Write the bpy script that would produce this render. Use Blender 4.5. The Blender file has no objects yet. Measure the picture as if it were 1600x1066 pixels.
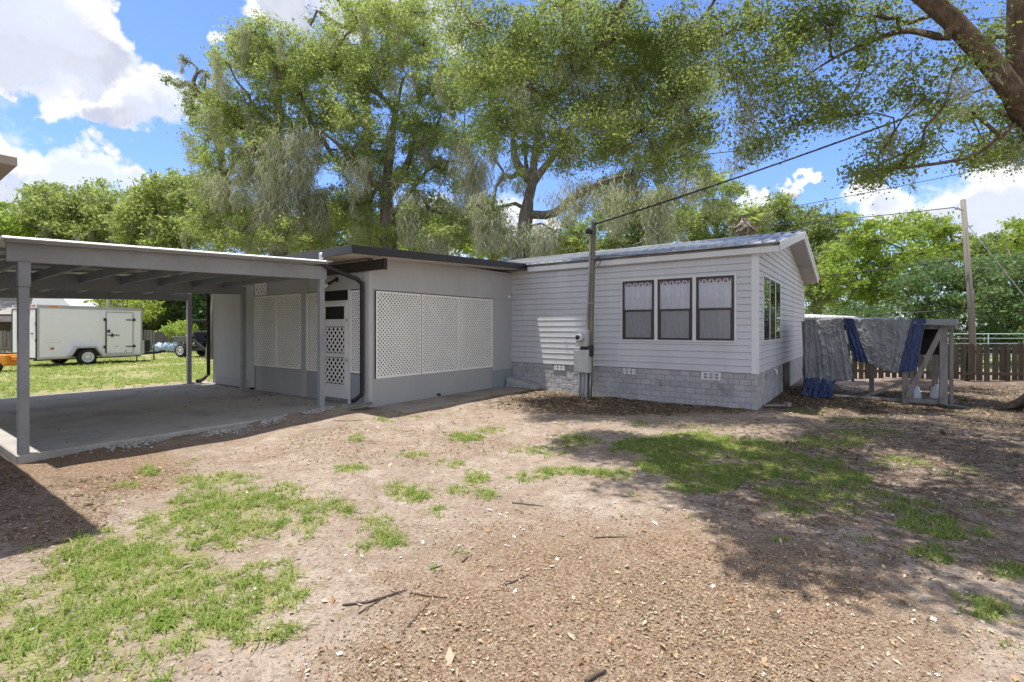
import bpy, bmesh, math, random
import numpy as np
from mathutils import Vector
random.seed(7); RNG = np.random.default_rng(7)
SC = bpy.context.scene
COL = SC.collection
R = math.radians

# ---------------------------------------------------------------- camera
cam_d = bpy.data.cameras.new("camera"); cam = bpy.data.objects.new("camera", cam_d); COL.objects.link(cam)
cam.location = (0, 0, 1.5); cam.rotation_euler = (R(90), 0, 0)
cam_d.sensor_width = 36; cam_d.lens = 36 * 770 / 1600; cam_d.shift_y = -0.0125
cam_d.clip_start = 0.05; cam_d.clip_end = 3000
SC.camera = cam
# ---------------------------------------------------------------- light
SUN_DIR = Vector((-.213, -.018, 1)).normalized()          # towards the sun, high and slightly left
SUN_EL = math.asin(SUN_DIR.z); SUN_AZ = math.atan2(SUN_DIR.x, SUN_DIR.y)
sun_d = bpy.data.lights.new("sun", 'SUN'); sun_d.energy = 3.5; sun_d.angle = R(0.55); sun_d.color = (1, .955, .88)
sun = bpy.data.objects.new("sun", sun_d); COL.objects.link(sun)
sun.rotation_euler = SUN_DIR.to_track_quat('Z', 'Y').to_euler(); sun.location = (0, 0, 40)
SC.view_settings.view_transform = 'Standard'; SC.view_settings.look = 'None'
SC.view_settings.exposure = 0.90; SC.view_settings.gamma = 1; SC.view_settings.use_curve_mapping = False
SC.cycles.max_bounces = 7; SC.cycles.diffuse_bounces = 4; SC.cycles.transmission_bounces = 4
SC.cycles.glossy_bounces = 3; SC.cycles.transparent_max_bounces = 12
SC.cycles.use_denoising = True

# ---------------------------------------------------------------- frames of reference
F, U0, V0, H = 770., 800., 513., 1.5
E1 = np.array([-.80880213, .58808087]); E2 = np.array([.58808087, .80880213]); HC = np.array([4.48828, 9.02344])
def W(s, t, z):
    "house frame: s along the front wall to the left, t from the front wall to the back"
    p = HC + s * E1 + t * E2
    return (p[0], p[1], z)
def ST(x, y):
    dx = x - HC[0]; dy = y - HC[1]
    return dx * E1[0] + dy * E1[1], dx * E2[0] + dy * E2[1]
def at(u, v, Y):
    return np.array([(u - U0) / F * Y, Y, H - (v - V0) / F * Y])
def gp(u, v, z=0.):
    k = (H - z) * F / (v - V0); return ((u - U0) / F * k, k)
def on1(u, v, t):
    "(s, z) where a sight line meets the plane t"
    r = np.array([(u - U0) / F, 1.]); s, k = np.linalg.solve(np.array([E1, -r]).T, -(HC + t * E2)); return s, H - (v - V0) / F * k
def I(x, y, z): return (x, y, z)
def smooth(e0, e1, x):
    k = np.clip((x - e0) / (e1 - e0), 0, 1); return k * k * (3 - 2 * k)
def gz(x, y):
    "height of the ground"
    x = np.asarray(x, float); y = np.asarray(y, float)
    s, t = ST(x, y)
    h = .075 * smooth(3.0, 4.8, s) * smooth(-7.5, -5.0, t) * (1 - smooth(13, 15, s))
    d = np.hypot(x, y)
    b = (.012 * np.sin(1.9 * x + .7 * y + 1) + .010 * np.sin(2.7 * y - 1.1 * x) + .007 * np.sin(4.9 * x + 3.1 * y + 2) + .005 * np.sin(7.3 * x - 6.1 * y))
    b = b * (1 - .8 * smooth(4.4, 4.8, s) * smooth(-5, -4.5, t))
    h = h + .055 * smooth(5.40, 5.86, s) * smooth(-8.6, -7.6, t) * (1 - smooth(-4.7, -4.4, t)) * (1 - smooth(5.95, 6.1, s))
    far = .12 * np.sin(.11 * x + .3) * np.sin(.09 * y + 1) * smooth(22, 60, d)
    return h + b - .012 + far

# ---------------------------------------------------------------- materials
def nodes(name):
    m = bpy.data.materials.new(name); m.use_nodes = True
    nt = m.node_tree; nt.nodes.clear(); return m, nt, nt.nodes, nt.links
def N(nt, typ, **kw):
    n = nt.nodes.new(typ)
    for k, v in kw.items():
        if k.startswith('i_'): n.inputs[k[2:].replace('_', ' ')].default_value = v
        else: setattr(n, k, v)
    return n
def c4(c): return (c[0], c[1], c[2], 1)
def mixc(nt, fac, a, b, blend='MIX'):
    n = nt.nodes.new('ShaderNodeMix'); n.data_type = 'RGBA'; n.blend_type = blend
    for sock, val in ((n.inputs[0], fac), (n.inputs[6], a), (n.inputs[7], b)):
        if isinstance(val, (int, float)): sock.default_value = val
        elif isinstance(val, tuple): sock.default_value = c4(val)
        else: nt.links.new(val, sock)
    return n.outputs[2]
def ramp(nt, fac, stops, interp='LINEAR'):
    n = nt.nodes.new('ShaderNodeValToRGB'); n.color_ramp.interpolation = interp
    el = n.color_ramp.elements
    while len(el) > 1: el.remove(el[0])
    el[0].position = stops[0][0]; el[0].color = c4(stops[0][1]) if not isinstance(stops[0][1], (int, float)) else (stops[0][1],) * 3 + (1,)
    for p, c in stops[1:]:
        e = el.new(p); e.color = c4(c) if not isinstance(c, (int, float)) else (c, c, c, 1)
    nt.links.new(fac, n.inputs[0]); return n.outputs[0]
def noise(nt, scale, detail=4, rough=.55, vec=None, stretch=None, dist=0):
    n = N(nt, 'ShaderNodeTexNoise'); n.inputs['Scale'].default_value = scale; n.inputs['Detail'].default_value = detail
    n.inputs['Roughness'].default_value = rough; n.inputs['Distortion'].default_value = dist
    if vec is None: vec = N(nt, 'ShaderNodeNewGeometry').outputs['Position']
    if stretch:
        mp = N(nt, 'ShaderNodeMapping'); mp.inputs['Scale'].default_value = stretch; nt.links.new(vec, mp.inputs[0]); vec = mp.outputs[0]
    nt.links.new(vec, n.inputs['Vector']); return n.outputs['Fac']
def mat(name, base, rough=.7, var=.18, scale=3., bump=0., bscale=60., bdist=.01, stain=None, metal=0., spec=.4, stretch=None, attr=0.):
    m, nt, ns, L = nodes(name)
    out = N(nt, 'ShaderNodeOutputMaterial'); p = N(nt, 'ShaderNodeBsdfPrincipled')
    L.new(p.outputs[0], out.inputs[0])
    b = np.array(base)
    f = noise(nt, scale, 5, .6, stretch=stretch)
    col = ramp(nt, f, [(.3, tuple(b * (1 - var))), (.7, tuple(np.minimum(b * (1 + var), .95)))])
    f2 = noise(nt, scale * 9, 3, .6, stretch=stretch)
    g = ramp(nt, f2, [(.3, 1 - var * .5), (.7, 1.0)])
    col = mixc(nt, 1.0, col, g, 'MULTIPLY')
    if attr:
        a = N(nt, 'ShaderNodeAttribute', attribute_name='rnd')
        col = mixc(nt, 1.0, col, ramp(nt, a.outputs['Fac'], [(0, 1 - attr), (1, 1.0)]), 'MULTIPLY')
    if stain:
        sc, amt, ssc, thr = stain
        msk = ramp(nt, noise(nt, ssc, 6, .65, stretch=stretch), [(thr, 0.), (thr + .16, amt)])
        col = mixc(nt, msk, col, sc)
    L.new(col, p.inputs['Base Color'])
    p.inputs['Roughness'].default_value = rough; p.inputs['Metallic'].default_value = metal
    p.inputs['Specular IOR Level'].default_value = spec
    if bump:
        bn = N(nt, 'ShaderNodeBump'); bn.inputs['Strength'].default_value = bump; bn.inputs['Distance'].default_value = bdist
        L.new(noise(nt, bscale, 4, .65, stretch=stretch), bn.inputs['Height']); L.new(bn.outputs[0], p.inputs['Normal'])
    return m
def leaf_mat(name, cols, trans=.38, rough=.5):
    m, nt, ns, L = nodes(name)
    out = N(nt, 'ShaderNodeOutputMaterial'); p = N(nt, 'ShaderNodeBsdfPrincipled'); tr = N(nt, 'ShaderNodeBsdfTranslucent'); mx = N(nt, 'ShaderNodeMixShader')
    a = N(nt, 'ShaderNodeAttribute', attribute_name='rnd')
    n = len(cols); col = ramp(nt, a.outputs['Fac'], [(i / (n - 1), c) for i, c in enumerate(cols)])
    L.new(col, p.inputs['Base Color']); p.inputs['Roughness'].default_value = rough; p.inputs['Specular IOR Level'].default_value = .3
    tc = mixc(nt, 1.0, col, (1.0, 1.0, .45), 'MULTIPLY'); tc2 = mixc(nt, .5, tc, (.58, .70, .22))
    L.new(tc2, tr.inputs[0]); mx.inputs[0].default_value = trans
    L.new(p.outputs[0], mx.inputs[1]); L.new(tr.outputs[0], mx.inputs[2]); L.new(mx.outputs[0], out.inputs[0])
    return m
def glass_mat(name, tint=(.02, .02, .025), alpha=.75, ior=1.6):
    m, nt, ns, L = nodes(name)
    out = N(nt, 'ShaderNodeOutputMaterial'); t = N(nt, 'ShaderNodeBsdfTransparent'); g = N(nt, 'ShaderNodeBsdfGlossy'); d = N(nt, 'ShaderNodeBsdfDiffuse')
    d.inputs[0].default_value = c4(tint); g.inputs['Roughness'].default_value = .02; g.inputs[0].default_value = (.9, .9, .9, 1)
    m1 = N(nt, 'ShaderNodeMixShader'); m1.inputs[0].default_value = alpha; L.new(d.outputs[0], m1.inputs[1]); L.new(t.outputs[0], m1.inputs[2])
    fr = N(nt, 'ShaderNodeFresnel'); fr.inputs[0].default_value = ior
    m2 = N(nt, 'ShaderNodeMixShader'); L.new(fr.outputs[0], m2.inputs[0]); L.new(m1.outputs[0], m2.inputs[1]); L.new(g.outputs[0], m2.inputs[2])
    L.new(m2.outputs[0], out.inputs[0]); return m

# ---------------------------------------------------------------- sky
def make_world():
    w = bpy.data.worlds.new("World"); SC.world = w; w.use_nodes = True
    nt = w.node_tree; nt.nodes.clear(); L = nt.links
    out = N(nt, 'ShaderNodeOutputWorld'); bg = N(nt, 'ShaderNodeBackground'); L.new(bg.outputs[0], out.inputs[0])
    sky = N(nt, 'ShaderNodeTexSky'); sky.sky_type = 'NISHITA'; sky.sun_disc = False
    sky.sun_elevation = SUN_EL; sky.sun_rotation = SUN_AZ
    sky.air_density = 1.0; sky.dust_density = .6; sky.ozone_density = 2.2
    tc = N(nt, 'ShaderNodeTexCoord').outputs['Generated']
    nz = N(nt, 'ShaderNodeTexNoise'); nz.inputs['Scale'].default_value = 8.5; nz.inputs['Detail'].default_value = 8; nz.inputs['Roughness'].default_value = .60
    L.new(tc, nz.inputs['Vector'])
    sub = N(nt, 'ShaderNodeVectorMath', operation='SUBTRACT'); L.new(nz.outputs['Color'], sub.inputs[0]); sub.inputs[1].default_value = (.5, .5, .5)
    scl = N(nt, 'ShaderNodeVectorMath', operation='SCALE'); L.new(sub.outputs[0], scl.inputs[0]); scl.inputs['Scale'].default_value = .23
    add = N(nt, 'ShaderNodeVectorMath', operation='ADD'); L.new(tc, add.inputs[0]); L.new(scl.outputs[0], add.inputs[1])
    wd = N(nt, 'ShaderNodeVectorMath', operation='NORMALIZE'); L.new(add.outputs[0], wd.inputs[0])
    def blobs(lst):
        acc = None
        for u, v, r in lst:
            d = Vector(((u - U0) / F, 1, -(v - V0) / F)); ln = d.length; d.normalize()
            ang = r * .92 / F / ln * (1 / max(ln, 1)) ** .3
            dt = N(nt, 'ShaderNodeVectorMath', operation='DOT_PRODUCT'); L.new(wd.outputs[0], dt.inputs[0]); dt.inputs[1].default_value = d
            mr = N(nt, 'ShaderNodeMapRange'); mr.inputs['From Min'].default_value = math.cos(ang * 1.12); mr.inputs['From Max'].default_value = math.cos(ang * .62)
            mr.interpolation_type = 'SMOOTHSTEP'; L.new(dt.outputs['Value'], mr.inputs['Value'])
            if acc is None: acc = mr.outputs[0]
            else:
                a = N(nt, 'ShaderNodeMath', operation='MAXIMUM'); L.new(acc, a.inputs[0]); L.new(mr.outputs[0], a.inputs[1]); acc = a.outputs[0]
        return acc
    dens = blobs(CLOUDS)
    # unseen broken cloud added behind and above the camera, for neutral fill in shade
    nb = N(nt, 'ShaderNodeTexNoise'); nb.inputs['Scale'].default_value = 1.9; nb.inputs['Detail'].default_value = 6; L.new(tc, nb.inputs['Vector'])
    sx = N(nt, 'ShaderNodeSeparateXYZ'); L.new(tc, sx.inputs[0])
    away = N(nt, 'ShaderNodeMapRange'); away.inputs['From Min'].default_value = .62; away.inputs['From Max'].default_value = .30; L.new(sx.outputs['Y'], away.inputs['Value'])
    bm_ = N(nt, 'ShaderNodeMath', operation='MULTIPLY'); L.new(away.outputs[0], bm_.inputs[0]); L.new(ramp(nt, nb.outputs['Fac'], [(.40, 0.), (.52, 1.)]), bm_.inputs[1])
    mxx = N(nt, 'ShaderNodeMath', operation='MAXIMUM'); L.new(dens, mxx.inputs[0]); L.new(bm_.outputs[0], mxx.inputs[1]); dens = mxx.outputs[0]
    grey = blobs(CLOUD_BASES)
    n2 = N(nt, 'ShaderNodeTexNoise'); n2.inputs['Scale'].default_value = 9; n2.inputs['Detail'].default_value = 6; L.new(wd.outputs[0], n2.inputs['Vector'])
    gm = N(nt, 'ShaderNodeMath', operation='MULTIPLY'); L.new(grey, gm.inputs[0]); L.new(ramp(nt, n2.outputs['Fac'], [(.30, .15), (.64, 1.)]), gm.inputs[1])
    ccol = mixc(nt, gm.outputs[0], CLOUD_WHITE, CLOUD_GREY)
    soft = ramp(nt, n2.outputs['Fac'], [(.32, .72), (.55, 1.)])
    dm = N(nt, 'ShaderNodeMath', operation='MULTIPLY'); L.new(dens, dm.inputs[0]); L.new(soft, dm.inputs[1])
    n3 = N(nt, 'ShaderNodeTexNoise'); n3.inputs['Scale'].default_value = 2.2; n3.inputs['Detail'].default_value = 7; n3.inputs['Roughness'].default_value = .6; L.new(tc, n3.inputs['Vector'])
    L.new(mixc(nt, dm.outputs[0], mixc(nt, 1.0, sky.outputs[0], SKY_TINT, 'MULTIPLY'), ccol), bg.inputs[0])
    bg.inputs[1].default_value = .15
SKY_TINT = (.60, .70, .98)
CLOUD_WHITE = (3.95, 3.9, 3.95); CLOUD_GREY = (2.3, 2.45, 2.98)
CLOUDS = [(60, 30, 128), (150, 78, 72), (110, 0, 90), (20, 60, 80), (185, 45, 36), (35, 105, 24), (8, 122, 20), (90, 128, 44), (150, 150, 58), (200, 150, 60), (250, 122, 42), (232, 185, 42), (172, 192, 34), (278, 160, 30), (110, 170, 36),
          (0, 228, 46), (70, 255, 44), (130, 262, 44), (192, 268, 40), (240, 278, 22), (18, 290, 40), (90, 298, 44), (-60, 200, 60),
          (312, 47, 17), (330, 58, 15), (298, 42, 12), (470, -15, 75), (560, 0, 60), (640, 0, 60), (400, -15, 35), (700, 30, 40),
          (1240, 278, 16), (1258, 275, 14), (1225, 280, 10), (1160, 310, 30), (1185, 300, 16), (1360, 320, 35), (1400, 320, 48), (1450, 310, 45), (1500, 310, 60), (1560, 300, 60), (1620, 290, 70), (1540, 350, 60),
          (770, 360, 60), (690, 370, 60), (850, 350, 30), (960, 350, 30), (-200, 100, 200), (-300, -100, 200), (1900, 250, 120), (2100, -300, 250)]
CLOUD_BASES = [(60, 60, 110), (150, 80, 60), (20, 20, 100), (200, 205, 50), (240, 180, 40), (130, 130, 30), (100, 290, 50), (20, 290, 50), (190, 285, 40), (470, -10, 70), (560, 10, 60), (660, 20, 60),
               (1440, 345, 45), (1510, 350, 60), (1590, 340, 50), (1240, 286, 10)]
make_world()
# ---------------------------------------------------------------- mesh helpers
class MB:
    def __init__(self): self.v = []; self.f = []; self.sm = []; self.rn = []
    def face(self, idx, smooth=False, r=0.5): self.f.append(idx); self.sm.append(smooth); self.rn.append(r)
    def hexa(self, p, r=0.5):
        b = len(self.v); self.v += [tuple(q) for q in p]
        for q in ((0, 3, 2, 1), (4, 5, 6, 7), (0, 1, 5, 4), (1, 2, 6, 5), (2, 3, 7, 6), (3, 0, 4, 7)): self.face([b + i for i in q], r=r)
        return self
    def box(self, a0, a1, b0, b1, z0, z1, xf=W, r=0.5):
        return self.hexa([xf(a0, b0, z0), xf(a1, b0, z0), xf(a1, b1, z0), xf(a0, b1, z0), xf(a0, b0, z1), xf(a1, b0, z1), xf(a1, b1, z1), xf(a0, b1, z1)], r)
    def poly(self, pts, r=0.5):
        b = len(self.v); self.v += [tuple(p) for p in pts]; self.face(list(range(b, b + len(pts))), r=r); return self
    def prism(self, pts, vec, r=0.5):
        b = len(self.v); n = len(pts); vec = np.array(vec)
        self.v += [tuple(p) for p in pts] + [tuple(np.array(p) + vec) for p in pts]
        self.face(list(range(b, b + n))[::-1], r=r); self.face(list(range(b + n, b + 2 * n)), r=r)
        for i in range(n): j = (i + 1) % n; self.face([b + i, b + j, b + n + j, b + n + i], r=r)
        return self
    def tube(self, pts, rad, n=8, caps=True, smooth=True):
        pts = [np.array(p, float) for p in pts]; m = len(pts)
        if isinstance(rad, (int, float)): rad = [rad] * m
        b = len(self.v); prev = None
        for i, p in enumerate(pts):
            d = pts[min(i + 1, m - 1)] - pts[max(i - 1, 0)]; d = d / (np.linalg.norm(d) + 1e-9)
            a = np.array([0, 0, 1.]) if abs(d[2]) < .9 else np.array([1., 0, 0])
            x = np.cross(a, d) if prev is None else prev - d * (prev @ d)
            x /= np.linalg.norm(x) + 1e-9; prev = x; y = np.cross(d, x)
            for k in range(n):
                t = 2 * math.pi * k / n; self.v.append(tuple(p + rad[i] * (x * math.cos(t) + y * math.sin(t))))
        for i in range(m - 1):
            for k in range(n):
                k2 = (k + 1) % n; self.face([b + i * n + k, b + i * n + k2, b + (i + 1) * n + k2, b + (i + 1) * n + k], smooth)
        if caps: self.face([b + k for k in range(n)][::-1]); self.face([b + (m - 1) * n + k for k in range(n)])
        return self
    def bar(self, p, q, wx, wz, up=(0, 0, 1)):
        "a square bar from p to q"
        p = np.array(p, float); q = np.array(q, float); d = (q - p) / np.linalg.norm(q - p); u = np.array(up, float)
        x = np.cross(d, u); x /= np.linalg.norm(x); y = np.cross(x, d); x = x * wx / 2; y = y * wz / 2
        return self.hexa([p - x - y, p + x - y, p + x + y, p - x + y, q - x - y, q + x - y, q + x + y, q - x + y])
    def lathe(self, prof, c, axis, n=24, smooth=True, caps=True):
        "profile of (radius, offset along axis) turned round an axis through c"
        c = np.array(c, float); ax = np.array(axis, float); ax /= np.linalg.norm(ax)
        a = np.array([0, 0, 1.]) if abs(ax[2]) < .9 else np.array([1., 0, 0]); x = np.cross(a, ax); x /= np.linalg.norm(x); y = np.cross(ax, x)
        b = len(self.v); m = len(prof)
        for r_, o in prof:
            for k in range(n): t = 2 * math.pi * k / n; self.v.append(tuple(c + ax * o + r_ * (x * math.cos(t) + y * math.sin(t))))
        for i in range(m - 1):
            for k in range(n): k2 = (k + 1) % n; self.face([b + i * n + k, b + i * n + k2, b + (i + 1) * n + k2, b + (i + 1) * n + k], smooth)
        if caps: self.face([b + k for k in range(n)][::-1]); self.face([b + (m - 1) * n + k for k in range(n)])
        return self
    def build(self, name, m, parent=None, bevel=0, normals=True):
        off = wloc(parent) if parent else np.zeros(3)
        me = bpy.data.meshes.new(name); me.from_pydata([tuple(np.array(p) - off) for p in self.v], [], self.f)
        me.polygons.foreach_set('use_smooth', self.sm)
        at_ = me.attributes.new('rnd', 'FLOAT', 'FACE'); at_.data.foreach_set('value', np.array(self.rn, np.float32))
        me.materials.append(m)
        if normals:
            bm = bmesh.new(); bm.from_mesh(me); bmesh.ops.recalc_face_normals(bm, faces=bm.faces); bm.to_mesh(me); bm.free()
        o = bpy.data.objects.new(name, me); COL.objects.link(o)
        if parent: o.parent = parent
        if bevel:
            bv = o.modifiers.new('bevel', 'BEVEL'); bv.width = bevel; bv.segments = 1; bv.limit_method = 'ANGLE'; bv.angle_limit = R(40)
        return o
LOC = {}
def wloc(o):
    v = np.zeros(3)
    while o is not None: v = v + np.array(o.location); o = o.parent
    return v
def tag(o, label=None, cat=None, group=None, kind=None):
    for k, v in (('label', label), ('category', cat), ('group', group), ('kind', kind)):
        if v: o[k] = v
    return o
def empty(name, loc, label=None, cat=None, group=None):
    o = bpy.data.objects.new(name, None); COL.objects.link(o); o.location = loc; o.empty_display_size = .2
    return tag(o, label, cat, group)
def mesh_np(name, v, q, m, parent=None, rnd=None, smooth=False, k=4):
    v = np.asarray(v, np.float32); q = np.asarray(q, np.int32)
    if parent: v = v - wloc(parent).astype(np.float32)
    me = bpy.data.meshes.new(name); me.vertices.add(len(v)); me.vertices.foreach_set('co', v.ravel())
    me.loops.add(q.size); me.loops.foreach_set('vertex_index', q.ravel())
    me.polygons.add(len(q)); me.polygons.foreach_set('loop_start', np.arange(0, q.size, k, dtype=np.int32))
    if smooth: me.polygons.foreach_set('use_smooth', np.ones(len(q), bool))
    me.update(calc_edges=True)
    if rnd is not None:
        a = me.attributes.new('rnd', 'FLOAT', 'FACE'); a.data.foreach_set('value', np.asarray(rnd, np.float32))
    me.materials.append(m); o = bpy.data.objects.new(name, me); COL.objects.link(o)
    if parent: o.parent = parent
    return o
def text(name, body, loc, size, xdir, m, parent, thick=.002, bold=False):
    "upright lettering that reads along xdir"
    cu = bpy.data.curves.new(name, 'FONT'); cu.body = body; cu.size = size; cu.extrude = thick; cu.align_x = 'CENTER'; cu.align_y = 'CENTER'
    o = bpy.data.objects.new(name, cu); COL.objects.link(o); cu.materials.append(m)
    x = Vector(xdir).normalized(); z = x.cross(Vector((0, 0, 1))).normalized()
    from mathutils import Matrix
    o.rotation_euler = Matrix((x, Vector((0, 0, 1)), z)).transposed().to_euler()
    o.parent = parent; o.location = Vector(loc) - Vector(wloc(parent)); return o
# ---------------------------------------------------------------- palette
M_SIDING = mat('siding_white', (.60, .605, .62), .55, .07, 1.2, .05, 30, stain=((.47, .48, .48), .5, 1.4, .54), stretch=(1, 1, .3))
M_TRIMW = mat('trim_white', (.74, .74, .74), .5, .06, 2, stain=((.5, .5, .48), .4, 5, .58))
M_BLOCK = mat('block_grey', (.47, .465, .465), .9, .14, 3.5, .5, 70, stain=((.10, .10, .095), .7, 1.7, .56), attr=.13)
M_MORTAR = mat('mortar', (.36, .355, .35), .95, .2, 8)
M_ROOF = mat('roof_metal', (.44, .45, .46), .42, .14, 1.5, .04, 20, stain=((.17, .175, .18), .75, 1.1, .46), metal=.25)
M_RIB = M_ROOF
M_DRIP = mat('drip_board', (.20, .18, .15), .85, .35, 5, .3, 50, stain=((.34, .32, .27), .8, 2, .5))
M_WALL = mat('stucco_grey', (.48, .485, .495), .9, .07, 1.1, .35, 130, stain=((.44, .44, .44), .5, 1.3, .5), stretch=(1, 1, .4))
M_WALL2 = mat('stucco_grey_low', (.41, .415, .425), .9, .06, 1.2, .3, 130, stain=((.40, .41, .43), .5, 1.1, .52))
M_WALLB = mat('stucco_blue_grey', (.33, .36, .395), .88, .06, 1.2, .3, 130)
M_LAT = mat('lattice_white', (.88, .87, .845), .55, .05, 2)
M_DARK = mat('screen_dark', (.012, .012, .013), .8, .1, 5)
M_BROWNF = mat('fascia_dark', (.020, .019, .020), .42, .25, 3, .06, 40, spec=.5)
M_BROWNB = mat('beam_brown', (.035, .022, .019), .6, .3, 4, .2, 50, stretch=(3, 3, 30))
M_RAKES = mat('rake_soffit_grey', (.40, .395, .375), .85, .12, 2, stain=((.28, .26, .23), .6, 3, .55))
M_SOFFIT = mat('soffit_cream', (.60, .56, .50), .8, .08, 2, stain=((.42, .38, .32), .5, 2.5, .55))
M_CARP = mat('carport_grey', (.30, .31, .335), .6, .13, 1.6, .18, 45, stain=((.21, .215, .235), .5, 2.2, .56))
M_CARPR = mat('carport_sheet', (.80, .80, .80), .45, .1, 2)
M_SLAB = mat('slab_concrete', (.47, .45, .42), .9, .22, .8, .3, 90, stain=((.27, .26, .24), .85, .8, .46))
M_APRON = mat('apron_concrete', (.38, .34, .30), .95, .25, 1.2, .4, 80, stain=((.20, .165, .13), .85, 1.2, .44))
M_BLACK = mat('downspout_black', (.022, .020, .020), .4, .3, 4)
M_BRONZE = mat('bronze_frame', (.055, .043, .036), .45, .2, 4)
M_GLASS = glass_mat('window_glass', (.5, .5, .5), .97, 1.38)
M_GLASSD = glass_mat('window_glass_dark', (.008, .009, .009), .15)
M_SCREEN = glass_mat('insect_screen', (.10, .10, .105), .62, 1.15)
M_BULB = mat('lamp_bulb', (.85, .83, .78), .3, .02)
M_WOODG = mat('old_plank_green', (.22, .235, .19), .85, .3, 4, .3, 40)
M_GALV = mat('galvanised', (.40, .42, .42), .45, .18, 5, .05, 30, metal=.35, stain=((.25, .25, .24), .5, 3, .55))
def curtain_mat():
    m, nt, ns, L = nodes('lace_curtain')
    out = N(nt, 'ShaderNodeOutputMaterial'); p = N(nt, 'ShaderNodeBsdfPrincipled'); L.new(p.outputs[0], out.inputs[0])
    tc = N(nt, 'ShaderNodeNewGeometry').outputs['Position']
    mp = N(nt, 'ShaderNodeMapping'); mp.inputs['Rotation'].default_value = (0, R(45), 0); mp.inputs['Scale'].default_value = (9, 2, 9); L.new(tc, mp.inputs[0])
    ck = N(nt, 'ShaderNodeTexVoronoi'); ck.feature = 'DISTANCE_TO_EDGE'; ck.inputs['Scale'].default_value = 1.0; ck.inputs['Randomness'].default_value = .25; L.new(mp.outputs[0], ck.inputs['Vector'])
    c = ramp(nt, ck.outputs['Distance'], [(.0, (.74, .74, .76)), (.12, (.69, .695, .72)), (.5, (.71, .715, .74))])
    f = ramp(nt, noise(nt, 6, 3, stretch=(6, 6, .4)), [(.3, .78), (.7, 1.)])
    L.new(mixc(nt, 1., c, f, 'MULTIPLY'), p.inputs['Base Color']); p.inputs['Roughness'].default_value = .9; return m
M_CURT = curtain_mat()
M_RED = mat('valance_red', (.34, .12, .10), .9, .3, 20)

# ---------------------------------------------------------------- ground
def inv_px(x, y):
    z = 0.; y = np.maximum(y, .3); return U0 + F * x / y, V0 + F * H / y
def blobmask(x, y, lst):
    u, v = inv_px(x, y); m = np.zeros_like(u)
    for bu, bv, ru, rv, d in lst:
        q = ((u - bu) / ru) ** 2 + ((v - bv) / rv) ** 2
        m = np.maximum(m, d * np.clip(1.45 - q, 0, 1))
    return m
def fbm(x, y, sc, seed=0, octv=4):
    "cheap value noise, 0..1"
    out = 0; amp = 1; tot = 0
    for o in range(octv):
        f = sc * 2 ** o; X = x * f + 17.3 * (seed + o); Y = y * f - 9.1 * (seed + o)
        xi = np.floor(X).astype(np.int64); yi = np.floor(Y).astype(np.int64); xf = X - xi; yf = Y - yi
        xf = xf * xf * (3 - 2 * xf); yf = yf * yf * (3 - 2 * yf)
        def h(a, b):
            n = (a * 374761393 + b * 668265263 + (seed + 1) * 1442695041) & 0x7fffffff
            n = ((n ^ (n >> 13)) * 1274126177) & 0x7fffffff
            return ((n ^ (n >> 16)) & 0xffff) / 65535.
        val = (h(xi, yi) * (1 - xf) + h(xi + 1, yi) * xf) * (1 - yf) + (h(xi, yi + 1) * (1 - xf) + h(xi + 1, yi + 1) * xf) * yf
        out = out + amp * val; tot += amp; amp *= .5
    return out / tot
G_LEFT = [(60, 1010, 120, 80, .9), (200, 900, 150, 75, 1), (330, 810, 90, 50, .9), (420, 795, 80, 40, .8), (470, 800, 60, 35, .7), (300, 960, 140, 65, .9), (420, 920, 60, 50, .8), (415, 985, 50, 26, .7), (90, 930, 100, 50, .8), (30, 960, 60, 40, .8), (180, 1050, 130, 40, .7), (330, 750, 60, 16, .8), (370, 742, 40, 9, .7), (240, 840, 60, 40, .8),
          (510, 790, 40, 18, .7), (590, 815, 22, 22, .95), (608, 842, 26, 14, .9), (548, 733, 28, 8, 1.1), (230, 733, 20, 7, 1), (200, 755, 26, 7, .6), (640, 772, 40, 12, .95), (715, 766, 20, 9, .8), (745, 745, 20, 13, .95), (762, 770, 16, 11, .95), (685, 797, 18, 9, .9), (650, 710, 28, 8, .6), (700, 725, 36, 9, .5), (730, 682, 32, 7, .95), (772, 672, 28, 5, .6), (560, 690, 18, 5, .6), (600, 662, 24, 3, .6), (640, 655, 20, 3, .5), (820, 745, 36, 7, .7), (865, 736, 36, 7, .7), (850, 702, 60, 10, .55), (908, 690, 38, 10, .8), (905, 735, 48, 7, .8), (960, 740, 40, 8, .8), (895, 680, 28, 7, .5), (990, 771, 8, 5, .9), (370, 680, 14, 5, .6), (490, 882, 18, 7, .7), (435, 760, 28, 9, .6), (545, 800, 14, 9, .9), (565, 855, 16, 12, .8), (620, 762, 18, 7, .8), (660, 772, 16, 8, .9), (300, 722, 16, 5, .4), (120, 830, 22, 8, .6), (55, 860, 20, 6, .4)]
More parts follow.
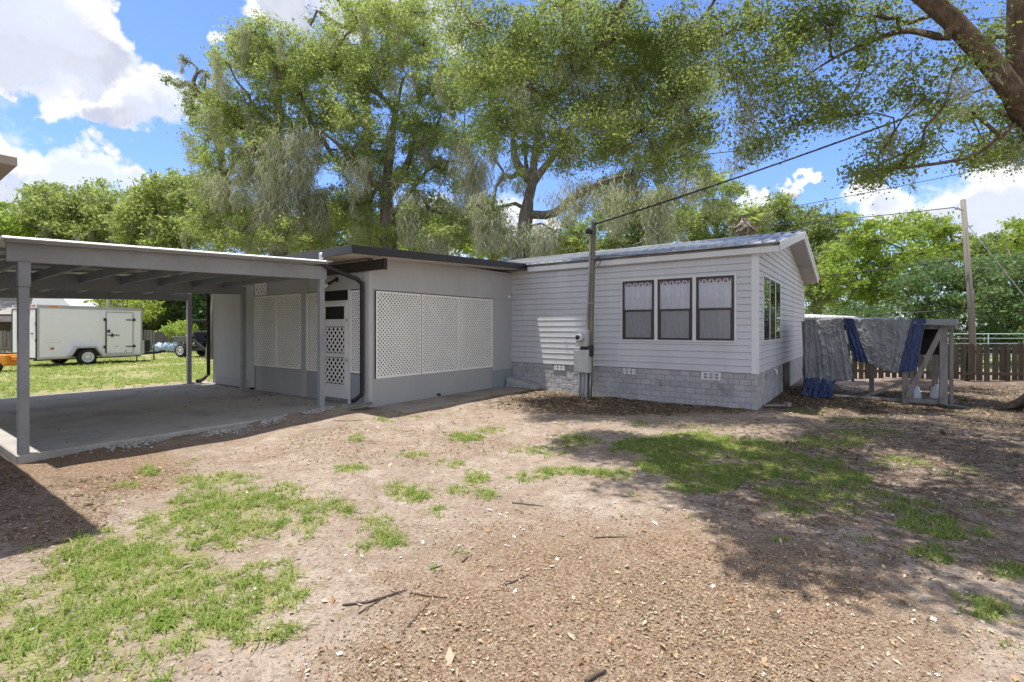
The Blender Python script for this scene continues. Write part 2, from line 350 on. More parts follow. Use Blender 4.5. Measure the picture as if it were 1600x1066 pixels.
G_RIGHT = [(1010, 700, 60, 20, .9), (1080, 690, 80, 18, 1), (1060, 725, 70, 20, 1), (1150, 702, 90, 18, .9), (1160, 735, 90, 20, 1), (1230, 720, 90, 18, .9), (1100, 757, 60, 14, .9), (1250, 770, 70, 18, 1), (1300, 745, 70, 18, .9), (1230, 798, 50, 12, .6), (1350, 770, 50, 14, .7), (1330, 800, 50, 13, .6), (1420, 790, 50, 14, .8), (1450, 817, 60, 16, .9), (1355, 845, 16, 8, .9), (1460, 866, 40, 14, .9), (1500, 830, 60, 14, .7), (1580, 890, 35, 13, 1), (1545, 950, 38, 18, .9), (1505, 932, 18, 5, .9), (1578, 1005, 14, 7, .8), (1400, 722, 60, 13, .5), (1300, 690, 70, 12, .6), (1350, 676, 80, 8, .45), (1100, 665, 60, 7, .4), (1330, 655, 60, 6, .45), (1500, 740, 60, 13, .35), (1260, 640, 40, 5, .45), (1470, 700, 50, 9, .3), (1540, 790, 50, 14, .4), (1220, 845, 18, 5, .5), (1000, 660, 40, 6, .4), (1440, 600, 60, 5, .35), (1550, 606, 60, 4, .35)]
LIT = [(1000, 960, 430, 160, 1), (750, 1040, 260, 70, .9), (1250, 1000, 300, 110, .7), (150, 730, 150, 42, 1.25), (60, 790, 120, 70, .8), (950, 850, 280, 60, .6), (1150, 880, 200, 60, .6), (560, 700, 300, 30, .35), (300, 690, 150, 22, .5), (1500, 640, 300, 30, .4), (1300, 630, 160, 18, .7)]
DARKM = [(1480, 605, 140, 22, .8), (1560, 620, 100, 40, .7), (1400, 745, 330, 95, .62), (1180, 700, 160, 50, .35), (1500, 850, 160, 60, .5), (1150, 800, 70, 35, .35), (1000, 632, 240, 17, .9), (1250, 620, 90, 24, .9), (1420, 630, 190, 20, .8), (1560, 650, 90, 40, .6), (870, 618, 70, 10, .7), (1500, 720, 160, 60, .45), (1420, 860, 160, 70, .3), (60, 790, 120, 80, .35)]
def lawn(x, y):
    "1 on the back lawn beyond the carport"
    s, t = ST(x, y); return smooth(11.8, 14.5, s + .8 * (fbm(x, y, .6, 3) - .5)) * (1 - .0 * s)
def make_ground():
    ax = np.concatenate([-np.geomspace(420, 15, 34)[:-1], np.arange(-15, 15.01, .1), np.geomspace(15, 420, 34)[1:]])
    ay = np.concatenate([-np.geomspace(120, 1, 20)[:-1], np.arange(-1, 17.01, .1), np.geomspace(17, 700, 60)[1:]])
    X, Y = np.meshgrid(ax, ay); n, m_ = X.shape
    v = np.stack([X, Y, gz(X, Y)], -1).reshape(-1, 3); i = np.arange(n * m_).reshape(n, m_)
    q = np.stack([i[:-1, :-1], i[:-1, 1:], i[1:, 1:], i[1:, :-1]], -1).reshape(-1, 4)
    m, nt, ns, L = nodes('ground_sand')
    out = N(nt, 'ShaderNodeOutputMaterial'); p = N(nt, 'ShaderNodeBsdfPrincipled'); L.new(p.outputs[0], out.inputs[0])
    a = N(nt, 'ShaderNodeAttribute', attribute_name='mix'); sep = N(nt, 'ShaderNodeSeparateColor'); L.new(a.outputs['Color'], sep.inputs[0])
    n1 = noise(nt, 1.3, 8, .62); n2 = noise(nt, 34, 5, .7); n3 = noise(nt, 110, 3, .7); n4 = noise(nt, 6, 6, .65)
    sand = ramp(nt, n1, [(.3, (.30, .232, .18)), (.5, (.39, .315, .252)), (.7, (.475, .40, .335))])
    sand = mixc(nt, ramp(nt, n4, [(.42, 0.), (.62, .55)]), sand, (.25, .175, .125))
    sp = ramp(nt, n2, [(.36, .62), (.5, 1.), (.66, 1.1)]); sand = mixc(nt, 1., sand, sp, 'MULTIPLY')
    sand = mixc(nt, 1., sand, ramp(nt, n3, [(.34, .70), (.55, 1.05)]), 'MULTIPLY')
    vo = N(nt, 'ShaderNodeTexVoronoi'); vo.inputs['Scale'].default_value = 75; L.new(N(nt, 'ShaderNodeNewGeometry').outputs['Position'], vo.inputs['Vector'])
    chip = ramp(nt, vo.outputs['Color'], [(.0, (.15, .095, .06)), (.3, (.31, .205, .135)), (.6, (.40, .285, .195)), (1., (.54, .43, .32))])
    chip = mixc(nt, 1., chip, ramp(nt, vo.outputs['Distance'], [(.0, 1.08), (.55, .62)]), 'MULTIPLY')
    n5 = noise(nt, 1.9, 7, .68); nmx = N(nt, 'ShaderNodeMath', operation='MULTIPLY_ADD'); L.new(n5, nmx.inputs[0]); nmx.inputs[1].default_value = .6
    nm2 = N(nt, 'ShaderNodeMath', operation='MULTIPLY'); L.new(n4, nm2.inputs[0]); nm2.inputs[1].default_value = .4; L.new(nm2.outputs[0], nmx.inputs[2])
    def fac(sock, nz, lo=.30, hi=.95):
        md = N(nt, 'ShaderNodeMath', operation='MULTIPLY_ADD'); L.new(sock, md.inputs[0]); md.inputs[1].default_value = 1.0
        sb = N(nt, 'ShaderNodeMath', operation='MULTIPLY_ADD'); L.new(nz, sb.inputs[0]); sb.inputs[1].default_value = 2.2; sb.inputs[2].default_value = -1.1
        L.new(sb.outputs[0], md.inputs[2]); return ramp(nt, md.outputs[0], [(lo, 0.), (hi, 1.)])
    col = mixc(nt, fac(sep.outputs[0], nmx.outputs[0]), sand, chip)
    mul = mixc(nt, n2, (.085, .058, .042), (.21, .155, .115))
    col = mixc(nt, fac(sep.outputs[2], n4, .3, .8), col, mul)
    grs = mixc(nt, n2, (.17, .18, .06), (.36, .33, .16)); grs = mixc(nt, ramp(nt, n1, [(.45, 0.), (.6, .6)]), grs, (.38, .34, .17))
    col = mixc(nt, fac(sep.outputs[1], n4, .3, .75), col, grs)
    L.new(col, p.inputs['Base Color']); p.inputs['Roughness'].default_value = .95; p.inputs['Specular IOR Level'].default_value = .15
    bn = N(nt, 'ShaderNodeBump'); bn.inputs['Strength'].default_value = .75; bn.inputs['Distance'].default_value = .02
    hs = N(nt, 'ShaderNodeMath', operation='ADD'); L.new(n2, hs.inputs[0]); h3 = N(nt, 'ShaderNodeMath', operation='MULTIPLY'); L.new(n3, h3.inputs[0]); h3.inputs[1].default_value = .6; L.new(h3.outputs[0], hs.inputs[1])
    L.new(hs.outputs[0], bn.inputs['Height']); L.new(bn.outputs[0], p.inputs['Normal'])
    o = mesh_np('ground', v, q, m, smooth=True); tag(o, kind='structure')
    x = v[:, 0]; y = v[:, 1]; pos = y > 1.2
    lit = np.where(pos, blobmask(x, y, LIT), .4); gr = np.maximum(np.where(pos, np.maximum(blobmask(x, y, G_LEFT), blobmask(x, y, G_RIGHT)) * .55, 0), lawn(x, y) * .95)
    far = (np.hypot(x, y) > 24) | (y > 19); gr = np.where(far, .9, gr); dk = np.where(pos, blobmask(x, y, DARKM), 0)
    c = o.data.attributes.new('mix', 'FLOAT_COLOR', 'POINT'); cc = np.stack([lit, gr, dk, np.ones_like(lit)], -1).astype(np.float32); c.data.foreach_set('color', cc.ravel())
make_ground()

def slab(name, s0, s1, t0, t1, z0, z1, m, bev=.012):
    b = MB(); b.box(s0, s1, t0, t1, z0, z1); o = b.build(name, m, bevel=bev); return tag(o, kind='structure')
slab('carport_slab', 5.90, 12.35, -8.76, -4.24, -.25, .10, M_SLAB)
slab('apron_slab', 4.74, 5.896, -4.235, -.005, -.25, .085, M_APRON)

# ---------------------------------------------------------------- white house
def siding(b, axis, z0, zt, a0f, a1f, h=.1275, sgn=1):
    "lapped boards on the plane t=0 (axis 's') or s=0 (axis 't'); a0f/a1f give the run at a height"
    P = (lambda a, o, z: W(a, -o, z)) if axis == 's' else (lambda a, o, z: W(-o, a, z))
    z = z0
    while z < zt - .01:
        z1 = min(z + h, zt); l0, r0, l1, r1 = a0f(z), a1f(z), a0f(z1), a1f(z1)
        if r0 - l0 > .02 and r1 - l1 > -.01:
            zm = z1 - .011; fr = (zm - z) / (z1 - z); lm, rm = l0 + (l1 - l0) * fr, r0 + (r1 - r0) * fr
            b.poly([P(l0, .022, z), P(r0, .022, z), P(r0, .018, z + .006), P(l0, .018, z + .006)])
            b.poly([P(l0, .018, z + .006), P(r0, .018, z + .006), P(rm, .012, zm), P(lm, .012, zm)])
            b.poly([P(lm, .012, zm), P(rm, .012, zm), P(rm, -.006, zm), P(lm, -.006, zm)])
            b.poly([P(lm, -.006, zm), P(rm, -.006, zm), P(r1, -.006, z1), P(l1, -.006, z1)])
            b.poly([P(l0, -.006, z), P(r0, -.006, z), P(r0, .022, z), P(l0, .022, z)])
        z = z1
def blockwork(b, axis, a0, a1, z0, z1, skip=()):
    P = (lambda a, o, z: W(a, o, z)) if axis == 's' else (lambda a, o, z: W(o, a, z))
    h = .112; n = 0; z = z1
    while z > z0 + .005:
        zl = max(z - h, z0); off = .1 if n % 2 else 0.; a = a0 - off
        while a < a1:
            l = max(a, a0) + .004; r = min(a + .2, a1) - .004
            if r - l > .02 and not any(l < k1 and r > k0 for k0, k1 in skip):
                o = random.uniform(-.004, .003); b.box(l, r, o + .004, .06, zl + .004, z - .004, xf=(lambda a_, b_, c_: P(a_, b_, c_)), r=random.random())
            a += .2
        z = zl; n += 1
def window(parent, P, a0, a1, z0, z1, curtain=True):
    "one double-hung unit; P(a, out, z)"
    pr = (lambda o: o) if curtain else (lambda o: .0225 + (o - .0235) * .32 if o > .019 else o)
    P0_ = P; P = lambda a, o, z: P0_(a, pr(o), z)
    xf = P
    b = MB(); w = .045
    b.box(a0, a0 + w, -.03, .050, z0, z1, xf); b.box(a1 - w, a1, -.03, .050, z0, z1, xf)
    b.box(a0 + w, a1 - w, -.03, .049, z1 - w, z1, xf); b.box(a0 + w, a1 - w, -.03, .049, z0, z0 + w * .9, xf)
    win = b.build('window', M_BRONZE, parent, .003)
    zm = z0 + (z1 - z0) * .49
    b = MB(); b.box(a0 + w, a1 - w, .02, .046, zm - .02, zm + .02, xf)
    b.box(a0 + w, a0 + w + .018, .02, .040, z0 + .04, zm - .02, xf); b.box(a1 - w - .018, a1 - w, .02, .040, z0 + .04, zm - .02, xf)
    b.build('sash_rail', M_BRONZE, win, .002)
    b = MB(); b.poly([P(a0 + w, .038, zm), P(a1 - w, .038, zm), P(a1 - w, .038, z1 - w), P(a0 + w, .038, z1 - w)])
    b.poly([P(a0 + w, .033, z0 + w), P(a1 - w, .033, z0 + w), P(a1 - w, .033, zm), P(a0 + w, .033, zm)])
    b.build('pane', M_GLASS if curtain else M_GLASSD, win)
    b = MB(); b.poly([P(a0 + w, .041, z0 + w * .9), P(a1 - w, .041, z0 + w * .9), P(a1 - w, .041, zm - .02), P(a0 + w, .041, zm - .02)]); b.build('screen', M_SCREEN, win)
    if curtain:
        b = MB(); n = 28; L_ = []
        for k in range(n + 1):
            a = a0 + .03 + (a1 - a0 - .06) * k / n; o = .0255 + .0012 * math.sin(k * 1.3) + .001 * math.sin(k * .6 + 1); L_.append((a, o))
        for k in range(n): (p, o), (q_, o2) = L_[k], L_[k + 1]; b.poly([P(p, o, z0), P(q_, o2, z0), P(q_, o2, z1), P(p, o, z1)])
        cu = b.build('curtain', M_CURT, win)
        b = MB(); n = 9; d = (a1 - a0 - .1) / n
        for k in range(n):
            a = a0 + .05 + d * k; b.poly([P(a, .030, z1 - .04), P(a + d, .030, z1 - .04), P(a + d / 2, .030, z1 - .045 - d * 1.15)]) if (k % 2 == 0) else b.poly([P(a, .030, z1 - .045 - d * 1.1), P(a + d, .030, z1 - .045 - d * 1.1), P(a + d / 2, .030, z1 - .05)])
        b.build('valance', M_RED, win)
    else:
        b = MB(); b.poly([P(a0, .0235, z0), P(a1, .0235, z0), P(a1, .0235, z1), P(a0, .0235, z1)]); b.build('dark_room', M_DARK, win)
    return win
ZR0, ZR1 = 3.03, 3.83                                   # roof top at the eave and at the ridge
def zroof(t): return ZR0 + (ZR1 - ZR0) * (1 - abs(t - 3.83) / 4.0)
def make_house():
    root = empty('house', (*W(0, 0, 0)[:2], 0.), 'white lap-sided single-storey house with a ribbed metal gable roof', 'house')
    # siding with openings covered by the proud window units
    b = MB(); siding(b, 's', .67, 2.90, lambda z: 0, lambda z: 6.2)
    ge = lambda z: 0 if z < 2.88 else max(0, 3.83 - 4.0 * (1 - (z + .13 - ZR0) / (ZR1 - ZR0)))
    siding(b, 't', .67, 3.70, ge, lambda z: 7.66 - ge(z))
    b.box(.10, 6.2, .008, .06, .66, 2.95); b.box(6.2, 13, 0, .05, .0, 2.95); b.box(12.95, 13, .06, 7.66, 0, 2.95); b.box(.05, 12.9, 7.6, 7.66, .0, 2.95)
    b.box(.008, .05, .1, 7.60, .66, 2.95)
    b.build('siding', M_SIDING, root)
    b = MB(); blockwork(b, 's', .0, 5.55, -.12, .66); b.build('block_skirting', M_BLOCK, root, .006)
    for t0_, t1_ in ((.07, 3.35), (4.35, 7.66)): b = MB(); blockwork(b, 't', t0_, t1_, -.12, .66); b.build('block_skirting', M_BLOCK, root, .006)
    b = MB(); b.box(.012, 5.55, .012, .10, -.15, .655); b.box(.012, .1, .10, 7.6, -.15, .655); b.build('mortar', M_MORTAR, root)
    b = MB(); b.box(-.022, .095, -.024, -.001, .655, 2.875); b.box(-.024, -.001, -.001, .075, .655, 2.875); b.build('corner_board', M_TRIMW, root, .004)
    # front windows
    P = lambda a, o, z: W(a, -o, z)
    for k in range(3): a = .385 + k * .765; window(root, P, a, a + .69, 1.265, 2.495)
    b = MB(); b.box(.345, 2.635, -.040, .0, 1.235, 1.265); b.box(.345, 2.635, -.040, .0, 2.495, 2.53)
    for a in (.345, 1.075, 1.84, 2.605): b.box(a, a + (.04 if a in (.345,) else .03 if a > 2.5 else .075), -.038, .0, 1.265, 2.495)
    b.build('window_trim', M_TRIMW, root, .003)
    P2 = lambda a, o, z: W(-o, a, z)
    for k in range(3): a = .52 + k * .73; window(root, P2, a, a + .66, 1.265, 2.495, False)
    b = MB(); b.box(-.036, 0, .47, 2.72, 1.235, 1.265); b.box(-.036, 0, .47, 2.72, 2.495, 2.53)
    for a in (.47, 1.18, 1.91, 2.64): b.box(-.035, 0, a, a + (.05 if a < .5 else .07), 1.265, 2.495)
    b.build('window_trim', M_TRIMW, root, .003)
    # roof sheets with ribs
    for side in (0, 1):
        b = MB(); te = -.19 if side == 0 else 7.85; s0, s1 = -.40, 13.2
        def Z(t): return zroof(t)
        b.hexa([W(s0, te, Z(te) - .018), W(s1, te, Z(te) - .018), W(s1, 3.83, ZR1 - .018), W(s0, 3.83, ZR1 - .018), W(s0, te, Z(te)), W(s1, te, Z(te)), W(s1, 3.83, ZR1), W(s0, 3.83, ZR1)])
        k = 0
        while s0 + .03 + k * .228 < s1 - .05:
            a = s0 + .03 + k * .228; h = .042
            def tr(t): return [W(a, t, Z(t) - .001), W(a + .016, t, Z(t) + h), W(a + .036, t, Z(t) + h), W(a + .052, t, Z(t) - .001)]
            p, q = tr(te), tr(3.83); b.hexa([p[0], p[3], p[2], p[1], q[0], q[3], q[2], q[1]]); k += 1
        b.build('roof', M_ROOF, root)
    b = MB(); b.prism([W(-.41, 3.68, zroof(3.68) + .026), W(-.41, 3.83, ZR1 + .045), W(-.41, 3.98, zroof(3.98) + .026), W(-.41, 3.83, ZR1 + .03)], np.array(W(13.2, 3, 0)) - np.array(W(-.41, 3, 0))); b.build('ridge_cap', M_ROOF, root)
    # eave board, rotten strip, rake boards, soffits
    b = MB(); b.box(-.385, 5.0, -.135, -.11, 2.855, 2.965); b.build('fascia', M_TRIMW, root, .003)
    b = MB(); b.box(-.36, 5.0, -.150, -.112, 2.967, 3.008); b.build('drip_board', M_DRIP, root, .004)
    b = MB(); b.box(-.37, 5.5, -.108, .03, 2.876, 2.886); b.build('eave_soffit', M_SOFFIT, root)
    for side in (0, 1):
        te = -.135 if side == 0 else 7.795
        b = MB(); d = [W(-.40, te, zroof(te) - .165), W(-.37, te, zroof(te) - .165), W(-.37, 3.83, ZR1 - .165), W(-.40, 3.83, ZR1 - .165), W(-.40, te, zroof(te) - .05), W(-.37, te, zroof(te) - .05), W(-.37, 3.83, ZR1 - .05), W(-.40, 3.83, ZR1 - .05)]
        b.hexa(d); b.build('rake_board', M_TRIMW, root, .003)
        b = MB(); te = -.19 if side == 0 else 7.85
        b.hexa([W(-.415, te, zroof(te) - .065), W(-.398, te, zroof(te) - .065), W(-.398, 3.83, ZR1 - .065), W(-.415, 3.83, ZR1 - .065), W(-.415, te, zroof(te) + .012), W(-.398, te, zroof(te) + .012), W(-.398, 3.83, ZR1 + .012), W(-.415, 3.83, ZR1 + .012)])
        b.build('rake_flashing', M_CARPR, root, .002)
        b = MB(); te = -.10 if side == 0 else 7.76
        b.hexa([W(-.37, te, zroof(te) - .165), W(.0, te, zroof(te) - .165), W(.0, 3.83, ZR1 - .165), W(-.37, 3.83, ZR1 - .165), W(-.37, te, zroof(te) - .155), W(.0, te, zroof(te) - .155), W(.0, 3.83, ZR1 - .155), W(-.37, 3.83, ZR1 - .155)])
        b.build('rake_soffit', M_RAKES, root)
    # vents, hatch, tap
    for a, mm in ((.63, M_TRIMW), (2.29, M_GALV), (4.0, M_GALV)):
        b = MB(); b.box(a, a + .36, -.012, .0, .50, .655)
        v = b.build('foundation_vent', mm, root, .003)
        b = MB()
        for i in range(3):
            for j in range(2): b.box(a + .04 + i * .10, a + .11 + i * .10, -.016, -.0125, .525 + j * .062, .575 + j * .062)
        b.build('vent_grille', M_MORTAR if mm is M_TRIMW else M_TRIMW, v)
    b = MB(); b.box(-.012, .0, .86, 1.14, .48, .60); b.build('foundation_vent', M_GALV, root, .003)
    b = MB(); b.box(-.02, .06, 3.36, 4.34, -.02, .645); b.build('crawl_hatch', M_BLACK, root, .004)
    b = MB(); b.tube([W(-.0, 1.66, .63), W(-.07, 1.66, .63), W(-.09, 1.66, .60), W(-.09, 1.66, .52)], .022, 10); b.build('outlet_pipe', M_TRIMW, root)
    b = MB(); b.tube([W(-.01, 7.62, 2.8), W(-.03, 7.62, 1.6), W(-.03, 7.62, .75)], .02, 6); b.build('corner_pipe', M_TRIMW, root)
make_house()

# ---------------------------------------------------------------- lattice addition
def lattice(b, P, a0, a1, z0, z1, pitch, w, th=.006):
    "crossed diagonal strips clipped to a rectangle; P(a, out, z)"
    rt = math.sqrt(2)
    for lay, sg in ((0, 1), (1, -1)):
        lo = (a0 - z1) if sg > 0 else (a0 + z0); hi = (a1 - z0) if sg > 0 else (a1 + z1)
        c = lo + pitch * rt * .5
        while c < hi:
            # line a - sg*z = c
            if sg > 0: zs = max(z0, a0 - c); ze = min(z1, a1 - c); pa, pb = (c + zs, zs), (c + ze, ze)
            else: zs = max(z0, c - a1); ze = min(z1, c - a0); pa, pb = (c - zs, zs), (c - ze, ze)
            if ze - zs > .012:
                o = th * lay; n = (w / 2 / rt, -w / 2 / rt * sg)
                q = [(pa[0] - n[0], pa[1] - n[1]), (pa[0] + n[0], pa[1] + n[1]), (pb[0] + n[0], pb[1] + n[1]), (pb[0] - n[0], pb[1] - n[1])]
                q = [(min(max(x, a0), a1), min(max(z, z0), z1)) for x, z in q]
                b.hexa([P(x, o, z) for x, z in q] + [P(x, o + th * .92, z) for x, z in q])
            c += pitch * rt
def lattice_panel(root, P, a0, a1, z0, z1, pitch=.0555, w=.0365, fr=.035, label=None):
    b = MB(); lattice(b, P, a0 + .01, a1 - .01, z0 + .01, z1 - .01, pitch, w)
    o = b.build('lattice_panel', M_LAT, root, normals=True)
    b = MB(); xf = lambda a, o_, z: P(a, o_, z)
    b.box(a0, a0 + fr, .013, .022, z0, z1, xf); b.box(a1 - fr, a1, .013, .022, z0, z1, xf)
    b.box(a0 + fr, a1 - fr, .013, .022, z0, z0 + fr, xf); b.box(a0 + fr, a1 - fr, .013, .022, z1 - fr, z1, xf)
    b.build('edging', M_LAT, o)
    b = MB(); b.poly([P(a0, -.02, z0), P(a1, -.02, z0), P(a1, -.02, z1), P(a0, -.02, z1)]); b.build('screen', M_DARK, o)
    return o
AS, AT = 5.55, -4.33
def zsoff(t): return 2.70 + .045 * (t + 5.09) - .01
def make_addition():
    root = empty('porch_addition', (*W(AS, AT, 0)[:2], .08), 'grey flat-roofed enclosed porch with white lattice panels built onto the house', 'porch')
    PS = lambda a, o, z: W(AS - o, a, z)          # lattice wall
    PT = lambda a, o, z: W(a, AT - o, z)          # door wall
    # right-hand wall
    b = MB(); b.box(AS, AS + .09, AT + .09, 0, 2.20, 2.86); b.box(AS - .012, AS, AT + .075, -.0, 2.195, 2.80); b.box(AS - .0, AS + .09, -.80, 0, .50, 2.195)
    b.box(AS - .016, AS + .09, AT - .016, AT + .075, .085, 2.70)
    b.box(AS + .03, AS + .09, AT + .09, -.80, .5, 2.19)
    b.build('wall', M_WALL, root, .003)
    b = MB(); b.box(AS - .010, AS + .03, AT + .076, -.835, .086, .585); b.build('lower_wall', M_WALL2, root, .003)
    b = MB(); b.box(AS - .004, AS + .03, -.832, -.0, .086, .499); b.build('lower_wall', M_WALLB, root, .003)
    for a0, a1 in ((-4.19, -3.09), (-3.07, -1.95), (-1.93, -.80)): lattice_panel(root, PS, a0, a1, .585, 2.175)
    # door wall
    b = MB(); b.box(AS + .09, 11.7, AT, AT + .09, 2.215, 2.74); b.box(9.62, 11.7, AT, AT + .09, .15, 2.22); b.box(9.6, 9.81, AT - .02, AT, .15, 2.62); b.box(7.52, 7.70, AT - .02, AT + .05, .11, 2.60)
    b.box(11.64, 11.7, AT + .09, 0, .1, 2.75); b.box(AS + .09, 9.62, AT + .04, AT + .09, .105, 2.21); b.box(5.566, 5.69, AT - .012, AT, .105, 2.70)
    b.build('wall', M_WALL, root, .003)
    b = MB(); b.box(7.70, 9.6, AT, AT + .035, .105, .65); b.build('lower_wall', M_WALL2, root, .003); b = MB(); b.box(9.81, 11.70, AT - .008, AT - .001, .12, .32); b.build('lower_wall', M_WALL2, root, .003)
    for a_, b_ in ((5.69, 6.09), (6.98, 7.52)): b = MB(); b.box(a_, b_, AT - .003, AT + .035, .105, .66 if a_ < 6 else .645); b.build('lower_wall', M_WALLB, root, .003)
    for a0, a1, z0, z1 in ((8.655, 9.59, .66, 2.21), (7.71, 8.645, .66, 2.21), (6.99, 7.51, .65, 2.20), (5.70, 6.08, .68, 2.19)): lattice_panel(root, PT, a0, a1, z0, z1)
    o = lattice_panel(root, PT, 9.06, 9.56, 2.235, 2.50, .10, .045); 
    # door
    b = MB(); b.box(6.09, 6.13, AT - .03, AT + .03, .105, 2.215); b.box(6.92, 6.97, AT - .03, AT + .03, .105, 2.215); b.box(6.13, 6.92, AT - .03, AT + .03, 1.985, 2.02); b.build('door_frame', M_TRIMW, root, .003)
    b = MB(); b.box(6.13, 6.92, AT - .002, AT + .03, 2.02, 2.21); b.build('transom_screen', M_DARK, root)
    b = MB(); xf = lambda a, o, z: W(a, AT - .022 - o, z)
    for a0, a1, z0, z1 in ((6.135, 6.215, .19, 1.98), (6.835, 6.915, .19, 1.98), (6.215, 6.835, 1.91, 1.98), (6.215, 6.835, 1.53, 1.67), (6.215, 6.835, .955, 1.03), (6.215, 6.835, .19, .45)): b.box(a0, a1, 0, .03, z0, z1, xf)
    door = b.build('door', M_TRIMW, root, .004)
    PD = lambda a, o, z: W(a, AT - .026 - o, z)
    for z0, z1 in ((1.035, 1.525), (.455, .95)):
        b = MB(); lattice(b, PD, 6.215, 6.835, z0, z1, .094, .040, .008); b.build('door_lattice', M_LAT, door)
    b = MB(); b.poly([W(6.2, AT - .012, .4), W(6.85, AT - .012, .4), W(6.85, AT - .012, 1.95), W(6.2, AT - .012, 1.95)]); b.build('door_screen', M_DARK, door)
    b = MB(); b.box(6.86, 6.89, .03, .07, 1.02, 1.13, xf); b.build('handle', M_BLACK, door, .004)
    for z in (.88, 1.62): b = MB(); b.box(6.11, 6.15, .032, .045, z, z + .06, xf); b.build('hinge', M_GALV, door)
    # roof: slightly sloping slab with dark fascia
    zt = lambda t: 2.83 + .0435 * (t + 5.09)
    b = MB(); s0, s1, t0, t1 = 5.0, 12.0, -5.09, -.17
    b.hexa([W(s0 + .03, t0 + .03, zt(t0) - .11), W(s1, t0 + .03, zt(t0) - .11), W(s1, t1, zt(t1) - .11), W(s0 + .03, t1, zt(t1) - .11), W(s0 + .03, t0 + .03, zt(t0) - .01), W(s1, t0 + .03, zt(t0) - .01), W(s1, t1, zt(t1) - .01), W(s0 + .03, t1, zt(t1) - .01)])
    b.build('roof', M_SOFFIT, root)
    b = MB()
    b.hexa([W(s0, t0, zt(t0) - .135), W(s0 + .03, t0, zt(t0) - .135), W(s0 + .03, t1, zt(t1) - .135), W(s0, t1, zt(t1) - .135), W(s0, t0, zt(t0) + .004), W(s0 + .03, t0, zt(t0) + .004), W(s0 + .03, t1, zt(t1) + .004), W(s0, t1, zt(t1) + .004)])
    b.box(s0 + .03, s1, t0, t0 + .03, zt(t0) - .133, zt(t0) + .002)
    b.build('fascia', M_BROWNF, root, .004)
    b = MB(); b.hexa([W(s0 + .03, t0 + .031, zt(t0) - .0095), W(s1, t0 + .031, zt(t0) - .0095), W(s1, t1, zt(t1) - .0095), W(s0 + .03, t1, zt(t1) - .0095), W(s0 + .03, t0 + .031, zt(t0)), W(s1, t0 + .031, zt(t0)), W(s1, t1, zt(t1)), W(s0 + .03, t1, zt(t1))]); b.build('roof_sheet', M_BROWNF, root)
    b = MB(); b.box(5.04, 11.8, AT - .065, AT - .025, 2.515, 2.695); b.box(5.03, 5.07, AT - .085, AT - .02, 2.505, 2.70); b.build('header_beam', M_BROWNB, root, .004)
    # lamps on the walls
    b = MB(); b.lathe([(.045, 0), (.045, .02), (.02, .03)], W(6.50, AT, 2.42), (*-E2, 0), 14); lp = b.build('wall_lamp', M_BROWNB, root)
    b = MB(); p0 = np.array(W(6.50, AT - .03, 2.42)); p1 = np.array(W(6.60, AT - .13, 2.33)); b.tube([p0, (p0 + p1) / 2, p1], [.02, .025, .03], 10); b.build('lamp_holder', M_BROWNB, lp)
    b = MB(); d = (p1 - p0); b.tube([p1, p1 + d * .3, p1 + d * .75, p1 + d * .85], [.03, .04, .058, .05], 14); b.build('bulb', M_BULB, lp)
    b = MB(); b.lathe([(.05, 0), (.055, .03), (.04, .06), (.01, .07)], W(AS - .012, -.17, 2.28), (*-E1, 0), 16); b.build('porch_light', M_TRIMW, root)
    # downspouts
    b = MB(); T1 = AT - .075
    b.tube([W(5.86, -5.06, 2.70), W(5.86, -5.05, 2.60), W(5.84, -4.98, 2.55), W(5.70, T1 - .06, 2.37), W(5.66, T1, 2.30), W(5.65, T1, 2.2), W(5.65, T1, .42), W(5.65, T1 - .01, .32), W(5.68, T1 - .10, .24), W(5.71, T1 - .18, .21)], .042, 6, smooth=False)
    dn = b.build('downspout', M_BLACK, root)
    b = MB(); b.tube([W(5.86, -5.06, 2.78), W(5.86, -5.06, 2.66)], .055, 8); b.build('gutter_outlet', M_GALV, dn)
    b = MB(); b.tube([W(11.75, -5.06, 2.70), W(11.75, -5.05, 2.60), W(11.78, T1 - .08, 2.37), W(11.78, T1, 2.28), W(11.78, T1, .34), W(11.80, T1 - .12, .22), W(11.84, T1 - .26, .18)], .045, 6, smooth=False); b.build('downspout', M_BLACK, root)
    b = MB(); b.tube([W(5.545, -2.62, .135), W(5.46, -2.62, .135)], .022, 8); b.build('drain_pipe', M_BLACK, root)
make_addition()

